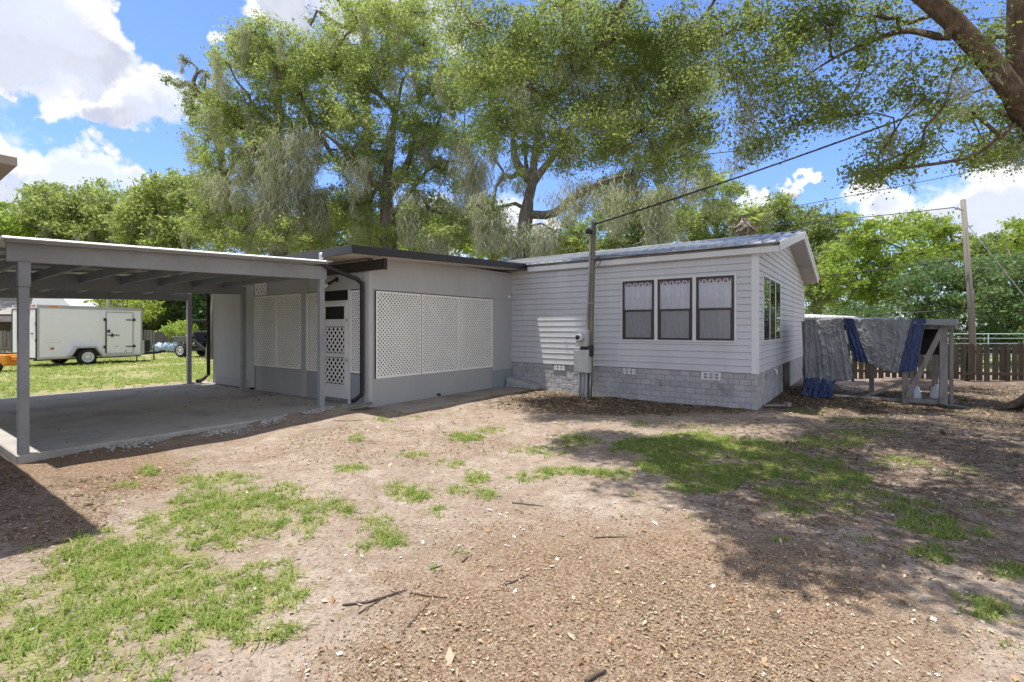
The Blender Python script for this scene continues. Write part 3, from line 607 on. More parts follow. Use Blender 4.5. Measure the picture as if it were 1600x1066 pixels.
# ---------------------------------------------------------------- carport
def make_carport():
    root = empty('carport', (*W(5.94, -8.7, 0)[:2], .1), 'grey wooden post-and-beam carport with a thin metal sheet roof over a concrete slab', 'carport')
    zb = lambda t: 2.23 + (t + 8.84) * .0283                    # underside of the beams
    zt = lambda t, s: 2.475 + (t + 8.92) * .042 - (s - 5.75) * .012
    for s, t, h in ((5.955, -8.70, .1), (5.955, -5.02, .1), (9.45, -4.66, .1), (12.26, -4.66, .1), (9.45, -8.70, .1), (12.26, -8.70, .1)):
        k = zb(t) - (.0 if s < 6 else .10 if s < 10 else .13)
        b = MB(); b.box(s - .045, s + .045, t - .045, t + .045, .10, k + (.16 if s > 9 and t > -5 else 0)); p = b.build('post', M_CARP, root, .004)
        if s < 6 and t < -8: b = MB(); b.box(s - .068, s + .050, t - .052, t + .052, k - .27, k - .002); b.build('post_cap', M_CARP, p, .004)
    b = MB(); b.hexa([W(5.92, -8.84, zb(-8.84)), W(5.96, -8.84, zb(-8.84)), W(5.96, -4.93, zb(-4.93)), W(5.92, -4.93, zb(-4.93)), W(5.92, -8.84, zb(-8.84) + .235), W(5.96, -8.84, zb(-8.84) + .235), W(5.96, -4.93, zb(-4.93) + .222), W(5.92, -4.93, zb(-4.93) + .222)]); b.build('beam', M_CARP, root, .005)
    for s, dz in ((9.40, -.115), (12.26, -.15)):
        b = MB(); b.hexa([W(s, -8.84, zb(-8.84) + dz), W(s + .04, -8.84, zb(-8.84) + dz), W(s + .04, -4.70, zb(-4.7) + dz), W(s, -4.70, zb(-4.7) + dz), W(s, -8.84, zb(-8.84) + dz + .27), W(s + .04, -8.84, zb(-8.84) + dz + .27), W(s + .04, -4.70, zb(-4.7) + dz + .27), W(s, -4.70, zb(-4.7) + dz + .27)]); b.build('beam', M_CARP, root, .005)
    for k in range(7):
        t = -8.62 + k * .585; z0 = zb(t) + .055; z1 = z0 + .135
        b = MB(); b.hexa([W(5.965, t, z0), W(5.965, t + .04, z0), W(9.395, t + .04, z0 - .04), W(9.395, t, z0 - .04), W(5.965, t, z1), W(5.965, t + .04, z1), W(9.395, t + .04, z1 - .04), W(9.395, t, z1 - .04)])
        b.hexa([W(9.445, t, z0 - .04), W(9.445, t + .04, z0 - .04), W(12.5, t + .04, z0 - .075), W(12.5, t, z0 - .075), W(9.445, t, z1 - .04), W(9.445, t + .04, z1 - .04), W(12.5, t + .04, z1 - .075), W(12.5, t, z1 - .075)])
        b.build('rafter', M_CARP, root, .003)
    for k in range(9):
        s = 5.80 + k * .82
        b = MB(); q = [W(s, -8.86, zt(-8.86, s) - .05), W(s + .07, -8.86, zt(-8.86, s) - .05), W(s + .07, -4.98, zt(-4.98, s) - .05), W(s, -4.98, zt(-4.98, s) - .05)]
        b.hexa(q + [(x, y, z + .034) for x, y, z in q]); b.build('purlin', M_CARP, root)
    b = MB(); s0, s1 = 5.72, 12.65
    q = [W(s0 - .03, -8.90, zt(-8.9, s0) - .020), W(s1, -8.90, zt(-8.9, s1) - .020), W(s1, -4.96, zt(-4.96, s1) - .020), W(s0 - .03, -4.96, zt(-4.96, s0) - .020)]
    b.hexa(q + [W(s0, -8.90, zt(-8.9, s0) + .003), W(s1, -8.90, zt(-8.9, s1) + .003), W(s1, -4.96, zt(-4.96, s1) + .003), W(s0, -4.96, zt(-4.96, s0) + .003)])
    k = 0
    while -8.88 + k * .20 < -5.0:
        t = -8.88 + k * .20; k += 1
        q = [W(s0 + .03, t, zt(t, s0) + .001), W(s1, t, zt(t, s1) + .001), W(s1, t + .05, zt(t + .05, s1) + .001), W(s0 + .03, t + .05, zt(t + .05, s0) + .001)]
        b.hexa(q + [(x, y, z + .008) for x, y, z in q])
    b.build('roof', M_CARPR, root)
make_carport()
# neighbouring building beside the camera: its eave corner shows at the left and shades the ground
def make_neighbour():
    root = empty('neighbour_building', (*W(4.4, -10.2, 0)[:2], 0), 'tan building whose flat eave corner pokes in at the left edge', 'building')
    b = MB(); b.box(3.37, 12.5, -16, -9.15, 2.685, 2.75); b.build('roof', mat('eave_tan', (.34, .31, .26), .8, .1, 3), root, .004)
    b = MB(); b.box(4.3, 12.2, -15.6, -10.1, -.2, 2.56); b.build('wall', M_WALL2, root)
    b = MB(); b.box(4.28, 4.30, -11.6, -10.7, 0, 2.05); d = b.build('door', M_TRIMW, root, .004)
make_neighbour()
# ---------------------------------------------------------------- service pole by the house
M_POLE = mat('pole_wood', (.24, .21, .165), .9, .25, 3, .5, 60, stretch=(6, 6, .6), stain=((.10, .11, .08), .6, 2.5, .5))
M_CONDUIT = mat('conduit_grey', (.40, .41, .41), .5, .12, 4)
M_BOX = mat('panel_grey', (.56, .565, .54), .5, .1, 3, stain=((.33, .33, .30), .5, 4, .55))
M_WIRE = mat('wire_black', (.03, .03, .033), .5, .1, 4)
M_METER = glass_mat('meter_glass', (.5, .5, .5), .3)
M_GREYWOOD = mat('weathered_wood', (.30, .28, .265), .9, .22, 2.5, .5, 50, stretch=(5, 5, 1), stain=((.17, .155, .145), .6, 3, .52))
M_TARPG = mat('tarp_grey', (.245, .25, .26), .42, .14, 3, .35, 26, stain=((.33, .335, .34), .4, 4, .55), spec=.5)
M_TARPB = mat('tarp_blue', (.022, .045, .135), .4, .22, 3, .35, 26, spec=.5)
M_FENCE = mat('fence_wood', (.075, .058, .042), .9, .25, 2, .4, 50, stretch=(5, 5, .7), stain=((.10, .105, .06), .6, 1.3, .5), attr=.4)
M_WHITEP = mat('trailer_white', (.87, .87, .92), .35, .03, 2, .05, 6)
M_TYRE = mat('tyre', (.025, .025, .026), .85, .2, 10, .2, 60)
M_RIM = mat('wheel_white', (.72, .73, .74), .4, .05, 5)
M_ALU = mat('alu_trim', (.55, .56, .58), .4, .1, 4, metal=.5)
M_REDL = mat('lamp_red', (.5, .07, .03), .3, .05)
M_PLASK = mat('black_plastic', (.025, .026, .028), .5, .2, 8)
M_YEL = mat('yellow_paint', (.65, .50, .02), .4, .05)
M_ORG = mat('orange_paint', (.72, .26, .03), .5, .08)

wsrv = np.array(W(3.27, -.35, 0.))
def make_service_pole():
    root = empty('service_pole', tuple(wsrv), 'short weathered wooden electric service pole with grey meter boxes standing before the white siding', 'utility pole')
    x0, y0 = wsrv[:2]; top = np.array(W(3.12, -.36, 3.78))
    P = lambda k, dx=0, dy=0: np.array([x0, y0, -.1]) * (1 - k) + top * k + np.array([dx, dy, 0])
    b = MB(); b.tube([P(0, .02), P(.3, .02), P(.6, .01), P(1)], [.066, .063, .058, .052], 14); b.build('pole', M_POLE, root)
    f = np.array([-E2[0], -E2[1], 0.]); l = np.array([E1[0], E1[1], 0.])          # towards the camera, to the left
    b = MB(); b.tube([P(.40) + f * .085 + l * .03, P(.86) + f * .06 + l * .035, P(.93) + f * .06 + l * .035], .021, 10); b.build('conduit', M_CONDUIT, root)
    b = MB(); q = P(.93) + f * .06 + l * .035; b.tube([q, q + np.array([0, 0, .06]), q + np.array([0, 0, .09]) + l * .05, q + l * .10 + np.array([0, 0, .04])], [.04, .05, .055, .045], 10); b.build('weatherhead', M_PLASK, root)
    for k in (.55, .72, .80): b = MB(); q = P(k); b.tube([q - l * .10 + f * .03, q + f * .115, q + l * .12 + f * .06], .008, 5); b.build('strap', M_GALV, root)
    def bx(nm, a0, a1, z0, z1, d0, d1, m, bev=.008):
        b = MB(); c = np.array([x0, y0, 0.])
        b.hexa([c + l * a + f * d + np.array([0, 0, z]) for z in (z0, z1) for a, d in ((a0, d0), (a1, d0), (a1, d1), (a0, d1))]); return b.build(nm, m, root, bev)
    mb = bx('meter_box', -.10, .165, 1.11, 1.46, .11, .24, M_BOX)
    b = MB(); c = np.array([x0, y0, 1.30]) + l * .045 + f * .24; b.lathe([(.095, 0), (.095, .03), (.085, .035)], c, f, 24); b.build('meter_ring', M_GALV, mb)
    b = MB(); b.lathe([(.082, .03), (.080, .10), (.06, .125), (.0, .13)], c, f, 24); b.build('meter_dome', M_TRIMW, mb)
    b = MB(); b.lathe([(.05, 0.), (.05, .015), (.0, .016)], c + f * .125 + np.array([0, 0, .01]), f, 18); b.build('dial', M_PLASK, mb)
    pb = bx('breaker_box', -.14, .21, .55, 1.04, .09, .25, M_BOX, .01)
    b = MB(); q = np.array([x0, y0, .0]); b.hexa([q + l * a + f * d + np.array([0, 0, z]) for z in (.57, 1.02) for a, d in ((-.12, .251), (.19, .251), (.19, .258), (-.12, .258))]); b.build('cover', M_BOX, pb, .003)
    bx('nipple', -.08, .08, 1.04, 1.11, .12, .2, M_PLASK)
    bx('side_box', -.20, -.145, .90, 1.15, .10, .2, M_PLASK)
    for a, r, d in ((.04, .04, .15), (-.06, .022, .17), (-.13, .018, .12), (.11, .018, .12)):
        b = MB(); c = np.array([x0, y0, 0]) + l * a + f * d; b.tube([c + np.array([0, 0, -.1]) + l * (.03 if abs(a) > .1 else 0), c + np.array([0, 0, .56])], r, 8); b.build('conduit', M_CONDUIT if r > .02 else M_GALV, root)
    b = MB(); q = P(.78) - l * .13; b.tube([q + np.array([.05 * math.cos(t) , .0, .09 * math.sin(t)]) for t in np.linspace(.3, 6.6, 16)], .008, 5); b.build('wire_loop', M_WIRE, root)
make_service_pole()
def cable(name, p, q, sag, r, label, cat='cable', n=26, m=None):
    p, q = np.array(p, float), np.array(q, float)
    pts = [p * (1 - t) + q * t - np.array([0, 0, sag * 4 * t * (1 - t)]) for t in np.linspace(0, 1, n)]
    b = MB(); b.tube(pts, r, 7); o = b.build(name, m or M_WIRE); tag(o, label, cat); return o
ptop = np.array(W(3.12, -.36, 3.72))
def service_drop():
    p = ptop; q = at(1600, 100, 7.2); q2 = q + (q - p) * 1.4 + np.array([0, 0, .5])
    cable('service_cable', p, q2, .36, .017, 'thick twisted overhead cable rising from the short service pole to upper right', 'cable', 44)
    cable('overhead_wire', W(3.2, -.34, 3.05), np.array(W(.2, -.17, 2.99)), .03, .006, 'thin wire from the service pole along the white eave', 'cable', 12)
service_drop()

# ---------------------------------------------------------------- coop with a tarp
CT = 2.85
def CP(u, v, t=CT, o=0.):
    s, z = on1(u, v, t); return np.array(W(s, t - o, z))
def cloth(corners, nu, nv, amp, seed, sc=6., edge=0.):
    "wrinkled sheet between four corners (top-left, top-right, bottom-right, bottom-left)"
    a, b_, c, d = [np.array(k, float) for k in corners]; n = np.array([-E2[0], -E2[1], 0.])
    U, V = np.meshgrid(np.linspace(0, 1, nu), np.linspace(0, 1, nv))
    P = (a[None, None] * (1 - U)[..., None] + b_[None, None] * U[..., None]) * (1 - V)[..., None] + (d[None, None] * (1 - U)[..., None] + c[None, None] * U[..., None]) * V[..., None]
    rid = lambda q: 1 - 2 * np.abs(q - .5)
    Ud = U + .10 * (fbm(U * 3, V * 3, 1., seed + 5, 3) - .5)
    folds = rid(fbm(Ud * sc * 1.4 + seed, V * .9 + Ud * 1.5, 1., seed, 2)) ** 3
    cr = rid(fbm(U * sc * 2.2 + V * 2.5 + seed, V * sc * 1.1 - U * 2, 1., seed + 9, 3)) ** 4
    cr2 = rid(fbm(U * sc * 4 - V * 5, V * sc * 3 + U * 4, 1., seed + 19, 2)) ** 5
    P = P + n * ((folds * 1.0 * (.35 + .65 * V) + cr * .45 + cr2 * .22 + (fbm(U * 3, V * 2, 1., seed + 2, 2) - .5) * 1.2) * amp)[..., None]
    if edge: P[..., 2] += edge * (fbm(U * 7, V * 0, 1., seed + 3, 2) - .5) * V
    i = np.arange(nu * nv).reshape(nv, nu)
    return P.reshape(-1, 3), np.stack([i[:-1, :-1], i[:-1, 1:], i[1:, 1:], i[1:, :-1]], -1).reshape(-1, 4)
def cloth_obj(name, parts, m, parent=None):
    V, Q, k = [], [], 0
    for v, q in parts: V.append(v); Q.append(q + k); k += len(v)
    o = mesh_np(name, np.concatenate(V), np.concatenate(Q), m, parent, smooth=True)
    sd = o.modifiers.new('thick', 'SOLIDIFY'); sd.thickness = .004; return o
def make_coop():
    s0, s1, t0, t1 = -2.90, -.50, 2.88, 4.5
    root = empty('chicken_coop', (*W(-1.7, t0, 0)[:2], 0), 'weathered grey open timber coop frame with braces, half covered by a tarp', 'coop')
    def post(s, t, z0, z1, w=.10, nm='post'): b = MB(); b.box(s - w / 2, s + w / 2, t - w / 2, t + w / 2, z0, z1); return b.build(nm, M_GREYWOOD, root, .004)
    post(-2.84, t0 + .03, -.1, 1.58, .12); post(-2.965, t0 + .10, -.1, 1.55, .06); post(-2.25, t0 + .03, -.1, 1.55, .10); post(-2.36, t0 + .06, -.1, 1.55, .05); post(-.6, t0 + .03, -.1, 1.55); post(-2.84, t1, -.1, 1.55); post(-.6, t1, -.1, 1.55); post(-1.7, t1, -.1, 1.55)
    def bar(p, q, w, h, nm): b = MB(); b.bar(p, q, w, h); return b.build(nm, M_GREYWOOD, root, .003)
    bar(W(-2.82, t0 - .05, 1.50), W(-2.28, t0 - .05, .10), .04, .09, 'brace'); bar(W(-1.55, t0 + .2, .02), W(-2.2, t0 + .06, .38), .035, .07, 'brace')
    bar(W(-2.9, t0 + .03, .035), W(-2.2, t0 + .03, .035), .05, .09, 'bottom_rail'); bar(W(-2.2, t0 + .09, .02), W(-.5, t0 + .09, .02), .05, .06, 'bottom_rail'); bar(W(-2.95, t0 + .03, 1.53), W(-.5, t0 + .03, 1.53), .05, .10, 'top_rail'); bar(W(-2.84, t0, 1.5), W(-2.84, t1, 1.5), .05, .1, 'top_rail'); bar(W(-2.95, t1, 1.5), W(-.5, t1, 1.5), .05, .10, 'top_rail')
    b = MB(); b.hexa([W(-3.02, 2.74, 1.60), W(-.46, 2.74, 1.60), W(-.46, 4.62, 1.645), W(-3.02, 4.62, 1.645), W(-3.02, 2.74, 1.66), W(-.46, 2.74, 1.66), W(-.46, 4.62, 1.705), W(-3.02, 4.62, 1.705)]); b.build('roof', M_GREYWOOD, root, .006)
    v, q = cloth([W(-2.3, 2.72, 1.675), W(-3.04, 2.72, 1.68), W(-3.04, 2.70, 1.54), W(-2.3, 2.71, 1.58)], 16, 8, .02, 31); cloth_obj('roof_felt', [(v, q)], M_TARPG, root)
    b = MB(); b.box(-2.9, -2.3, 3.45, 3.5, .95, 1.56); b.build('dark_backing', mat('dark_board', (.03, .024, .02), .9, .3, 5), root, .004)  # near-black panel set in for the black interior under the roof
    # tarp
    tp = empty('tarp', tuple(np.array(W(-1.4, 2.7, 0))), 'crumpled grey and blue plastic tarp draped over the coop', 'tarp')
    Cc = lambda u, v, o=.12: CP(u, v, CT, o)
    parts = [cloth([Cc(1258, 503), Cc(1316, 497), Cc(1334, 592), Cc(1260, 602)], 70, 90, .055, 3, 6, .05),
             cloth([Cc(1331, 499, .13), Cc(1424, 499, .13), Cc(1402, 583, .15), Cc(1358, 568, .10)], 80, 80, .055, 8, 6, .05),
             cloth([W(-.46, 2.76, 1.69), W(-2.35, 2.72, 1.70), W(-2.35, 3.9, 1.74), W(-.46, 3.9, 1.73)], 40, 16, .012, 12),
             cloth([Cc(1258, 503), W(-.42, 2.9, 1.66), W(-.44, 3.3, .35), Cc(1262, 600)], 14, 40, .03, 15)]
    cloth_obj('grey_sheet', parts, M_TARPG, tp)
    parts = [cloth([Cc(1318, 497, .135), Cc(1333, 498, .155), Cc(1360, 568, .10), Cc(1333, 563, .05)], 30, 60, .04, 21, 4),
             cloth([Cc(1424, 498, .14), Cc(1446, 498, .14), Cc(1432, 577, .14), Cc(1404, 580, .14)], 30, 60, .035, 25, 4, .05),
             cloth([Cc(1257, 588, .10), Cc(1307, 592, .10), W(-1.02, 2.50, .02), W(-.47, 2.58, .02)], 40, 30, .07, 33, 7),
             cloth([Cc(1330, 560, .09), Cc(1334, 590, .14), Cc(1336, 596, .13), Cc(1330, 594, .10)], 8, 8, .02, 27, 4)]
    cloth_obj('blue_edge', parts, M_TARPB, tp)
    for (u, dy, lb) in ((1429, .0, 'white plastic poultry feeder with red base beside the left coop post'), (1464, .05, 'white plastic poultry feeder with red base beside the thick right coop post')):
        s, _ = on1(u, 600, 3.15); x, y, _z = W(s, 3.15 + dy, 0); zg = float(gz(x, y)); r = empty('poultry_feeder', (x, y, zg), lb, 'feeder', 'feeders inside the coop')
        b = MB(); b.lathe([(.12, .10), (.115, .14), (.08, .33), (.03, .36), (.03, .39)], (x, y, zg), (0, 0, 1), 20); b.build('jar', mat('feeder_white', (.66, .70, .74), .4, .05), r)
        b = MB(); b.lathe([(.10, 0), (.15, .02), (.155, .08), (.13, .085), (.12, .06)], (x, y, zg), (0, 0, 1), 20); b.build('tray', mat('feeder_red', (.36, .06, .04), .5, .1), r)
make_coop()

# ---------------------------------------------------------------- fences
def board_fence(name, pts, h, label, bw=.14, gap=.025, seed=1, m=None, group=None, post_in=True):
    rr = random.Random(seed); m = m or M_FENCE
    root = empty(name, (pts[0][0], pts[0][1], float(gz(*pts[0]))), label, 'fence', group)
    bp, br = MB(), MB(); posts = []
    for (xa, ya), (xb, yb) in zip(pts, pts[1:]):
        L = math.hypot(xb - xa, yb - ya); d = np.array([(xb - xa) / L, (yb - ya) / L]); nrm = np.array([-d[1], d[0]]); k = 0.
        if nrm @ np.array([xa, ya]) < 0: nrm = -nrm
        while k < L - .02:
            w = bw * rr.uniform(.9, 1.08); p = np.array([xa, ya]) + d * k; q = p + d * w; z0 = float(gz(*p)) + rr.uniform(.01, .05); z1 = float(gz(*p)) + h * rr.uniform(.955, 1.03); o = nrm * rr.uniform(-.008, .008); tl = d * rr.uniform(-.012, .012)
            tn = nrm * .02
            pts8 = [(*(p + o), z0), (*(q + o), z0), (*(q + o + tn), z0), (*(p + o + tn), z0), (*(p + o + tl), z1), (*(q + o + tl), z1), (*(q + o + tn + tl), z1), (*(p + o + tn + tl), z1)]
            bp.hexa(pts8, rr.random()); k += w + gap * rr.uniform(.3, 1.8)
        for zf in (.22, .80):
            b0 = np.array([*(np.array([xa, ya]) + nrm * (-.05 if zf < .5 else .055)), float(gz(xa, ya)) + h * zf]); b1 = np.array([*(np.array([xb, yb]) + nrm * (-.05 if zf < .5 else .055)), float(gz(xb, yb)) + h * zf]); br.bar(b0, b1, .04, .085)
        n = max(1, int(L / 2.4))
        for i in range(n + 1): posts.append(np.array([xa, ya]) + d * L * i / n + nrm * .13)
    bp.build('board_panel', m, root); br.build('rail', m, root)
    for p in posts:
        if abs(p[0]) / max(p[1], 1) < 1.2: b = MB(); z = float(gz(*p)); b.box(p[0] - .045, p[0] + .045, p[1] - .045, p[1] + .045, z - .2, z + h * 1.0, I); b.build('post', m, root)
board_fence('board_fence', [(8.2, 15.3), (13.2, 14.2), (22, 12.2)], 1.08, 'low dark brown board fence with light slits behind the coop', bw=.135, gap=.036, seed=3)
board_fence('board_fence', [(-40, 27.5), (-22, 32.5), (-3, 35.5)], 1.35, 'weathered grey board fence beyond the trailer and lawn', seed=8, m=mat('fence_old', (.26, .235, .21), .9, .25, 1.5, stretch=(4, 4, .6), attr=.4))
def tube_gate():
    x0, x1, y = 14.4, 19.6, 17.6; z = float(gz(16, y)); r = empty('tube_gate', (x0, y, z), 'pale green metal tube gate just above the brown board fence', 'gate')
    m = mat('gate_green', (.34, .47, .43), .45, .1, 4); b = MB()
    for h in (.45, .62, .80, .98, 1.16, 1.32): b.tube([(x0, y, z + h), (x1, y, z + h)], .022, 6)
    b.build('rail', m, r)
    for x in np.linspace(x0, x1, 5): b = MB(); b.tube([(x, y, z + .4), (x, y, z + 1.34)], .025, 6); b.build('upright', m, r)
    for x in (x0 - .06, x1 + .06): b = MB(); b.tube([(x, y, z - .1), (x, y, z + 1.5)], .05, 8); b.build('gate_post', m, r)
    b = MB(); b.tube([(18.15, 17.2, 0), (18.15, 17.2, 1.75)], .03, 6); o = b.build('marker_post', M_TRIMW); tag(o, 'thin white marker post beside the pale green gate', 'post')
tube_gate()

# ---------------------------------------------------------------- street pole, wires
def far_pole():
    base = np.array([15.94, 17., -.1]); top = np.array([15.56, 17., 5.94]); r = empty('utility_pole', tuple(base), 'tall bare leaning utility pole rising behind the brown fence', 'utility pole')
    b = MB(); b.tube([base, base * .6 + top * .4 + np.array([.04, 0, 0]), top], [.105, .092, .075], 12); b.build('pole', mat('pole_pale', (.23, .205, .18), .9, .2, 2, .4, 40, stretch=(5, 5, .5), stain=((.13, .115, .10), .6, 1.2, .5)), r)
    for z, s in ((6.85, 1), (5.75, 1)):
        b = MB(); b.tube([top + np.array([-.1, -.1, z - 7.25]), top + np.array([-.34, -.15, z - 7.18])], .03, 6); b.build('bracket', M_GALV, r)
        b = MB(); q = top + np.array([-.36, -.15, z - 7.18]); b.lathe([(.03, -.06), (.05, -.02), (.05, .03), (.025, .06)], q, (0, 0, 1), 10); b.build('insulator', M_CONDUIT, r)
    cable('guy_wire', top + np.array([.1, 0, -.8]), (18.9, 16.2, -.05), 0, .014, 'slanting guy wire by the far pole at the right edge', 'cable', 6, M_GALV)
    p = np.array([18.9, 16.2, -.05]); q = top + np.array([.1, 0, -.8]); b = MB(); b.tube([p + (q - p) * .12, p + (q - p) * .40], .032, 8); o = b.build('guy_guard', mat('guard_yellow', (.80, .52, .04), .5, .05)); tag(o, 'yellow plastic guard sleeve on the guy wire', 'guard')
    e = np.array([-2, 40, 7.0])
    for z, zz, nm in ((6.9, 9.5, 'highest thin wire running left from the far utility pole'), (5.1, 5.4, 'middle thin wire running left from the far utility pole'), (3.4, 3.6, 'lowest thin wire running left from the far utility pole')):
        cable('overhead_wire', top + np.array([-.34, -.15, z - 7.2]), (3, 34, zz - 1.4), .35, .016, nm, 'cable', 20)
    cable('overhead_wire', (8.2, 20., 5.9), (26, 16, 9.3), .3, .012, 'thin wire crossing the blue gap under the oak branches', 'cable', 14)
    cable('overhead_wire', (-40, 38, 3.9), (-8, 36, 3.7), .2, .014, 'thin wire crossing the woods behind the white trailer', 'cable', 14)
    b = MB(); b.tube([at(169, 552, 30) * [1, 1, 0], at(169, 452, 30)], .08, 8); o = b.build('utility_pole', M_POLE); tag(o, 'dark slim pole standing behind the white trailer', 'utility pole')
far_pole()
def metal_shed():
    r = empty('metal_shed', (10.2, 17.2, 0), 'low shed with a white ribbed metal roof behind the tarp', 'shed')
    b = MB(); x0, x1, y0, y1 = 8.9, 12.35, 17.6, 20.5
    b.hexa([(x0, y0, 1.86), (x1, y0, 1.86), (x1, y1, 2.02), (x0, y1, 2.02), (x0, y0, 1.90), (x1, y0, 1.90), (x1, y1, 2.06), (x0, y1, 2.06)])
    for k in range(17): a = x0 + .05 + k * .205; b.hexa([(a, y0, 1.899), (a + .06, y0, 1.899), (a + .06, y1, 2.059), (a, y1, 2.059), (a, y0, 1.925), (a + .06, y0, 1.925), (a + .06, y1, 2.085), (a, y1, 2.085)])
    b.build('roof', M_CARPR, r); b = MB(); b.box(x0 + .2, x1 - .2, y0 + .2, y1 - .2, 0, 1.86, I); b.build('wall', M_GREYWOOD, r)
metal_shed()

# ---------------------------------------------------------------- cargo trailer
def wheel(parent, c, axis, R_, w, rim, nm='wheel', spokes=8):
    c = np.array(c, float); b = MB(); b.lathe([(R_ * .60, -w / 2), (R_ * .9, -w / 2), (R_, -w * .33), (R_, w * .33), (R_ * .9, w / 2), (R_ * .60, w / 2)], c, axis, 28, True, False); wh = b.build(nm, M_TYRE, parent)
    b = MB(); b.lathe([(R_ * .62, w * .2), (R_ * .63, w / 2 + .005), (R_ * .57, w / 2 + .006), (R_ * .52, w * .40), (R_ * .2, w * .43), (R_ * .17, w / 2), (0, w / 2 + .005)], c, axis, 28); rm = b.build('rim', rim, wh)
    b = MB(); ax = np.array(axis, float); x = np.cross(ax, [0, 0, 1.]); x /= np.linalg.norm(x); y = np.array([0, 0, 1.])
    for k in range(spokes): t = 2 * math.pi * k / spokes; b.lathe([(R_ * .065, w * .30), (R_ * .065, w * .435)], c + R_ * .38 * (x * math.cos(t) + y * math.sin(t)), axis, 8)
    b.build('rim_hole', M_TYRE, wh); return wh
def make_trailer():
    P0 = np.array([-18.15, 18.85]); a = np.array([.42, .9075]); c = np.array([-.9075, .42]); g = float(gz(*P0))
    def T(l, w, z): p = P0 + a * l + c * w; return (p[0], p[1], g + z)
    root = empty('cargo_trailer', T(1.5, 1, 0), 'white enclosed single-axle cargo trailer parked on the lawn beyond the carport', 'trailer')
    nrm = (-c[0], -c[1], 0); L = 3.72; Wd = 1.95; Z0, Z1 = .36, 2.40
    b = MB(); b.box(0, L - .12, 0, Wd, Z0, Z1, T); b.build('body', M_WHITEP, root, .03)
    b = MB(); b.hexa([T(L - .12, .03, Z0), T(L, .16, Z0), T(L, Wd - .16, Z0), T(L - .12, Wd - .03, Z0), T(L - .12, .03, Z1 - .01), T(L, .16, Z1 - .05), T(L, Wd - .16, Z1 - .05), T(L - .12, Wd - .03, Z1 - .01)]); b.build('nose', M_WHITEP, root, .01)
    b = MB(); b.box(-.012, L - .10, -.015, .0, Z1 - .11, Z1 + .02, T); b.box(-.012, L - .1, -.015, .0, Z0 - .05, Z0 + .03, T); b.box(-.02, 0, -.012, Wd, Z1 - .12, Z1 + .03, T); b.box(L - .13, L - .09, -.012, .0, Z0, Z1 - .11, T); b.box(-.018, .05, -.013, .0, Z0, Z1 - .11, T); b.build('corner_trim', M_ALU, root)
    b = MB(); b.box(L - .1, L + .012, -.0, .3, Z0, Z0 + .62, T); b.build('stone_guard', M_ALU, root, .01)
    b = MB(); b.box(.06, L - .16, -.006, -.001, Z0 + .04, Z1 - .12, T)
    for k in range(9): l = .22 + k * .40; 
    b.build('side_panel', M_WHITEP, root)
    b = MB()
    for l in (.45, .86, 1.27, 1.68, 2.05):
        for k in range(14): b.lathe([(.008, 0), (.006, .006)], T(l, -.006, Z0 + .2 + k * .125), nrm, 6)
    b.build('rivets', M_ALU, root)
    rd = MB(); rd.box(-.035, -.0, .07, Wd - .07, Z0 + .02, Z1 - .16, T); rdo = rd.build('rear_door', mat('trailer_door', (.70, .71, .71), .45, .06, 1.2, .15, 4, stain=((.50, .52, .52), .6, 1.4, .5)), root, .01)
    b = MB(); b.box(-.045, -.0, .0, .05, Z0 - .04, Z1 - .14, T); b.box(-.045, -.0, Wd - .05, Wd, Z0 - .04, Z1 - .14, T); b.box(-.045, 0, .05, Wd - .05, Z1 - .15, Z1 - .12, T); b.build('door_frame', M_PLASK, root)
    b = MB()
    for w in (.5, 1.45): b.box(-.055, -.035, w, w + .05, Z1 - .35, Z1 - .17, T)
    b.box(-.055, -.035, .22, .42, 1.30, 1.33, T); b.box(-.055, -.02, -.0, .06, 1.0, 1.12, T); b.box(-.055, -.02, -.0, .06, 1.62, 1.74, T); b.build('door_hardware', M_PLASK, rdo)
    for w in np.linspace(.25, Wd - .25, 6): b = MB(); b.box(-.04, -.02, w - .07, w + .07, Z1 - .05, Z1 + .01, T); b.build('marker_light', M_REDL, root)
    b = MB(); b.box(.35, .60, -.028, -.015, Z1 - .055, Z1 - .01, T); b.build('marker_light', M_ORG, root)
    b = MB(); b.box(L - .35, L - .2, -.028, -.015, Z1 - .055, Z1 - .01, T); b.build('marker_light', M_ORG, root)
    # side door
    sd = MB(); sd.box(2.26, 3.24, -.022, -.006, Z0 + .10, Z1 - .22, T); sdo = sd.build('side_door', M_WHITEP, root, .004)
    b = MB(); d0, d1, z0, z1 = 2.22, 3.28, Z0 + .06, Z1 - .18
    b.box(d0, d0 + .035, -.030, -.006, z0, z1, T); b.box(d1 - .035, d1, -.030, -.006, z0, z1, T); b.box(d0 + .035, d1 - .035, -.030, -.006, z1 - .035, z1, T); b.box(d0 + .035, d1 - .035, -.030, -.006, z0, z0 + .035, T); b.build('door_trim', M_ALU, sdo)
    b = MB(); b.box(d0 - .015, d0 + .03, -.045, -.031, z0 + .05, z1 - .3, T); b.build('hinge_edge', M_PLASK, sdo)
    for z in (z0 + .28, z1 - .36):
        b = MB(); b.box(d1 - .30, d1 + .04, -.05, -.031, z, z + .04, T); b.box(d1 - .03, d1 + .06, -.05, -.031, z - .03, z + .08, T); b.build('hinge', M_PLASK, sdo)
        b = MB(); b.box(d0 - .08, d0 + .02, -.05, -.031, z - .03, z + .08, T); b.build('hinge', M_PLASK, sdo)
    b = MB(); b.box(d0 + .06, d0 + .50, -.05, -.03, 1.20, 1.235, T); b.box(d0 + .20, d0 + .26, -.06, -.03, 1.14, 1.29, T); b.box(d0 + .06, d0 + .15, -.05, -.03, 1.33, 1.45, T); b.build('latch', M_PLASK, sdo)
    # fender and wheels
    lw = 1.52; Rw = .335
